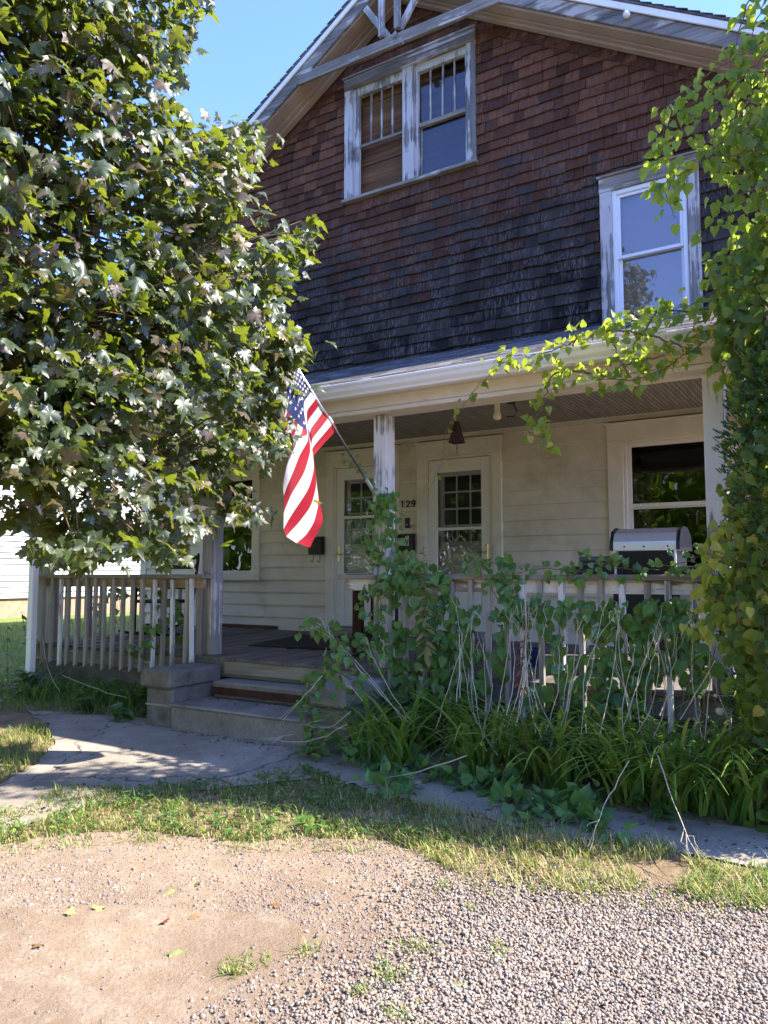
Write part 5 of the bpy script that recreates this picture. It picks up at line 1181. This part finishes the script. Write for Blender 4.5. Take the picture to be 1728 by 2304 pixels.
def stones(name, P_, R, tint, mat):
    ph = (1+5**.5)/2; ico = norm(np.array([(-1, ph, 0), (1, ph, 0), (-1, -ph, 0), (1, -ph, 0), (0, -1, ph), (0, 1, ph), (0, -1, -ph), (0, 1, -ph), (ph, 0, -1), (ph, 0, 1), (-ph, 0, -1), (-ph, 0, 1)], float))
    F = np.array([(0, 11, 5), (0, 5, 1), (0, 1, 7), (0, 7, 10), (0, 10, 11), (1, 5, 9), (5, 11, 4), (11, 10, 2), (10, 7, 6), (7, 1, 8), (3, 9, 4), (3, 4, 2), (3, 2, 6), (3, 6, 8), (3, 8, 9), (4, 9, 5), (2, 4, 11), (6, 2, 10), (8, 6, 7), (9, 8, 1)])
    n = len(P_); V = ico[None]*(1+rng.normal(0, .24, (n, 12, 1)))*np.column_stack([rng.uniform(.75, 1.25, n), rng.uniform(.6, 1.0, n), rng.uniform(.45, .85, n)])[:, None]
    a = rng.uniform(0, 6.283, n); c, s = np.cos(a)[:, None], np.sin(a)[:, None]; tl = rng.normal(0, .4, n); ct, st_ = np.cos(tl)[:, None], np.sin(tl)[:, None]
    x, y, z = V[..., 0], V[..., 1], V[..., 2]; y, z = y*ct-z*st_, y*st_+z*ct; x, y = x*c-y*s, x*s+y*c
    V = np.stack([x, y, z], -1)*R[:, None, None]+P_[:, None]
    return np_mesh(name, V.reshape(-1, 3), (F[None]+(np.arange(n)*12)[:, None, None]).reshape(-1, 3), mat, np.repeat(tint, 12))
def gravel_mat():
    n = NT('mixed gravel'); t = n.attr(); c = n.ramp(t, [(0, (.14, .12, .11)), (.22, (.23, .19, .155)), (.45, (.32, .26, .205)), (.68, (.36, .285, .205)), (.84, (.29, .175, .11)), (.9, (.37, .32, .26)), (1, (.50, .45, .38))])
    s = n.noise(n.pos(), 180, 3); c = n.mix(n.ramp(s, [(.4, 0.0), (.7, .45)]), c, (.14, .125, .115)); n.bump(s, .4, .003)
    return n.done(c, .75, .3)
m_grav = gravel_mat(); m_peb = NT('dusty pebbles'); m_peb.done(m_peb.ramp(m_peb.attr(), [(0, (.11, .095, .09)), (.45, (.20, .165, .14)), (.7, (.29, .22, .165)), (.85, (.26, .16, .11)), (1, (.40, .34, .28))]), .85, .2); m_peb = m_peb.mat
GRAV = [(1950, 2080), (1728, 2052), (1600, 2042), (1430, 2012), (1200, 2014), (1080, 1992), (990, 1985), (930, 2010), (1010, 2080), (1000, 2130), (930, 2190), (800, 2220), (700, 2270), (640, 2330), (600, 2460), (1950, 2460)]
def soft(P_, region, j):
    a, c, d = proj(P_); m = np.zeros(len(P_))
    for _ in range(5): m += in_poly(a+rng.normal(0, j, len(P_)), c+rng.normal(0, j*.35, len(P_)), region)
    return m/5
n = 190000; x = rng.uniform(-2.6, 1.4, n); y = rng.uniform(1.45, 3.75, n); P_ = np.column_stack([x, y, gz(x, y)]); m = soft(P_, GRAV, 120)
P_ = P_[rng.random(n) < m**1.3]; n = len(P_); R = rng.uniform(.0038, .0086, n)*np.where(rng.random(n) < .1, 1.35, 1)
P_[:, 2] += .003+rng.uniform(0, .012, n)
o = stones('gravel', P_, R, rng.random(n), m_grav); tag(o, 'loose grey and tan gravel covering the right of the drive', 'gravel', kind='stuff')
DR = [(-300, 1935), (0, 1908), (150, 1883), (300, 1870), (520, 1898), (700, 1890), (864, 1896), (960, 1932), (1080, 1988), (1200, 2014), (1200, 2460), (-300, 2460)]
P_ = scatter(40000, DR, -5, 0.2, 1.4, 3.8); n = len(P_)
cn = np.sin(P_[:, 0]*3.1+1.7*np.sin(P_[:, 1]*4.1))*np.sin(P_[:, 1]*5+P_[:, 0]*1.3+.6); a, c, d = proj(P_)
wear = in_poly(a, c, [(-300, 2120), (0, 2080), (180, 2050), (300, 2040), (620, 2060), (760, 2110), (560, 2200), (400, 2310), (-300, 2400)])
k = rng.random(n) < np.where(wear, .05, np.where(cn > .1, .9, .38)); P_ = P_[k]; n = len(P_); P_[:, 2] += .004
o = stones('pebbles', P_, rng.gamma(2.0, .0014, n)+.0016, np.clip(rng.normal(.58, .24, n), 0, 1), m_peb); tag(o, 'small pebbles pressed into the dirt on the left of the drive', 'pebbles', kind='stuff')

LIT = [(30, 1610), (390, 1600), (700, 1650), (760, 1700), (740, 1745), (560, 1765), (200, 1810), (0, 1870), (0, 1760), (120, 1680)]
P1 = scatter(160, LIT, -7, 0, 2.4, 5.2); P2 = np.column_stack([rng.uniform(-5.1, -3.8, 70), 5.27-rng.gamma(1.2, .06, 70), np.full(70, .217)]); P3 = np.column_stack([rng.uniform(-5.1, -3.8, 90), 4.80-rng.gamma(1.2, .05, 90), np.full(90, .0)])
P4 = scatter(120, [(1000, 1752), (1300, 1815), (1728, 1870), (1728, 1968), (1500, 1932), (1250, 1902), (1050, 1850)], -3, 1, 2.5, 5)
P_ = np.concatenate([P1, P2, P3, P4]); n = len(P_); P_[:, 2] += .008; lv = Leaves(); a = rng.uniform(0, 6.28, n)
lv.bulk(P_, np.column_stack([np.cos(a), np.sin(a), rng.normal(0, .2, n)]), np.column_stack([rng.normal(0, .4, (n, 2)), np.ones(n)]), rng.uniform(.012, .04, n), rng.random(n))
o = lv.build('leaf_litter', leafmat('dead leaf litter', [(0, (.05, .03, .02)), (.7, (.14, .085, .045)), (1, (.28, .2, .1))], .8, .2, 0), T_OVAL); tag(o, 'small brown leaf litter scattered over the walkway and steps', 'litter', kind='stuff')
# fallen leaves on the drive, each a thing
m_fall = leafmat('fallen leaf', [(0, (.22, .10, .05)), (.4, (.36, .30, .12)), (.7, (.30, .06, .07)), (1, (.20, .22, .08))], .7, .2, .05, (.3, .3, .1))
FL = [(383, 2005, .4, 'pale yellow curled maple leaf lying on the dirt drive'), (430, 2068, .1, 'tan withered leaf shreds on the dirt near the red leaf'), (375, 2080, .7, 'small red leaf on the dirt drive'), (380, 2155, 1., 'yellow green leaf tipped up on the worn dirt'), (616, 2045, .05, 'rusty brown leaf on the dirt right of the worn patch'), (445, 1995, 1., 'small green leaf on pebbly dirt'), (150, 2058, .4, 'tiny yellow leaf on the left of the drive'), (230, 2050, .42, 'small yellow leaf on the worn dirt'), (95, 2132, .1, 'thin brown leaf at the left of the worn dirt'), (1022, 2232, 1., 'large pale green leaf lying on the gravel'), (235, 1835, .1, 'tan dead leaf lying in the lit grass'), (510, 1850, .02, 'reddish brown dead leaf in the grass'), (270, 1863, .1, 'orange brown dead leaf at the drive edge'), (1522, 1868, .08, 'dead brown leaf on the concrete strip at the right')]
for px, py, tint, lab in FL:
    p = onG(px, py)+np.array((0, 0, .012)); lv = Leaves(); a = rng.uniform(0, 6.28)
    lv.add(p*0, np.array((math.cos(a), math.sin(a), rng.normal(0, .15))), np.array((rng.normal(0, .3), rng.normal(0, .3), 1)), float(.085 if 'large' in lab or 'pale yellow' in lab or 'tipped' in lab else .055), tint)
    o = lv.build('fallen_leaf', m_fall, T_MAPLE); o.location = p; tag(o, lab, 'leaf', 'fallen leaves on the ground')

# ------------------------------------------------------------------ neighbouring house and far trees
nh = thing('neighbour_house', 'white clapboard neighbouring house seen beyond the left railing', 'house', (-17, 11, .35))
NX = -16.5
b = MB(); z = .80
while z < 6.2:
    b.add([(NX+.035, 3, z), (NX+.035, 19, z), (NX+.003, 19, z+.135), (NX+.003, 3, z+.135), (NX, 3, z), (NX, 19, z)], [(0, 1, 2, 3), (0, 4, 5, 1)]); z += .13
b.box(NX-8, NX, 3, 19, .80, 6.2); b.build('wall', paint('white clapboard', (.56, .56, .55), .05, .5, .3), nh)
b = MB(); b.box(NX-7.9, NX-.03, 3.05, 18.95, -.2, .80); b.build('foundation', stone_mat('brick foundation', (.38, .22, .14), (.5, .34, .24), 7), nh)
b = MB(); b.prism([(NX+.5, 6.1), (NX-4, 9.0), (NX-8.5, 6.1), (NX-8.5, 6.2), (NX-4, 9.15), (NX+.5, 6.2)], 2.6, 19.4); b.build('roof', m_asph, nh, tint=True)
for y in (7.2, 12.5):
    b = MB(); b.box(NX+.021, NX+.05, y, y+.95, 2.0, 3.5); w_ = b.build('window', m_white, nh); b = MB(); b.box(NX+.05, NX+.055, y+.08, y+.87, 2.08, 3.42); b.build('pane', m_screen, w_)
lv = Leaves(); tb = MB()
TREES = [(-9.5, -13, 13, 3.6), (-5.0, -17, 9, 3.4), (-1, -19, 10, 3.8), (5, -16, 9, 3.6), (10, -20, 11, 4), (-15, -15, 12, 4), (-22, -12, 13, 4.5), (16, -16, 11, 4), (24, -10, 12, 4.5), (-30, -6, 12, 5), (-36, 2, 12, 5), (-26, -16, 13, 5), (-18, -8, 10, 4), (-12, -18, 13, 4.5), (-8, -20, 10, 4), (0, -22, 12, 5), (6, -22, 12, 5), (-17, -2, 10, 3.2), (-22, -5, 12, 4), (-27, 1, 11, 4)]
TREES += [(x+rng.normal(0, 1.5), -28+rng.normal(0, 2), 12+rng.normal(0, 2), 4.5) for x in range(-62, 36, 7)]+[(-44, y, 12, 5) for y in (-20, -12, -4)]
for x, y, h, r in TREES:
    n = 1500; u = norm(rng.normal(0, 1, (n, 3)))*(rng.random((n, 1))**.4)
    cl_ = 1+.18*np.sin(u[:, :1]*9)*np.sin(u[:, 1:2]*8)+.1*np.sin(u[:, 2:]*13)
    P_ = np.array((x, y, h*.55))+u*cl_*np.array((r, r, h*.47)); lv.bulk(P_, u+rng.normal(0, .6, (n, 3))+np.array((0, 0, -.4)), u+np.array((0, 0, .8))+rng.normal(0, .5, (n, 3)), rng.uniform(.35, .7, n), rng.random(n)*.55)
o = lv.build('distant_trees', m_vine, T_OVAL); tag(o, 'row of leafy trees across the street mirrored in the windows', 'trees', kind='stuff')
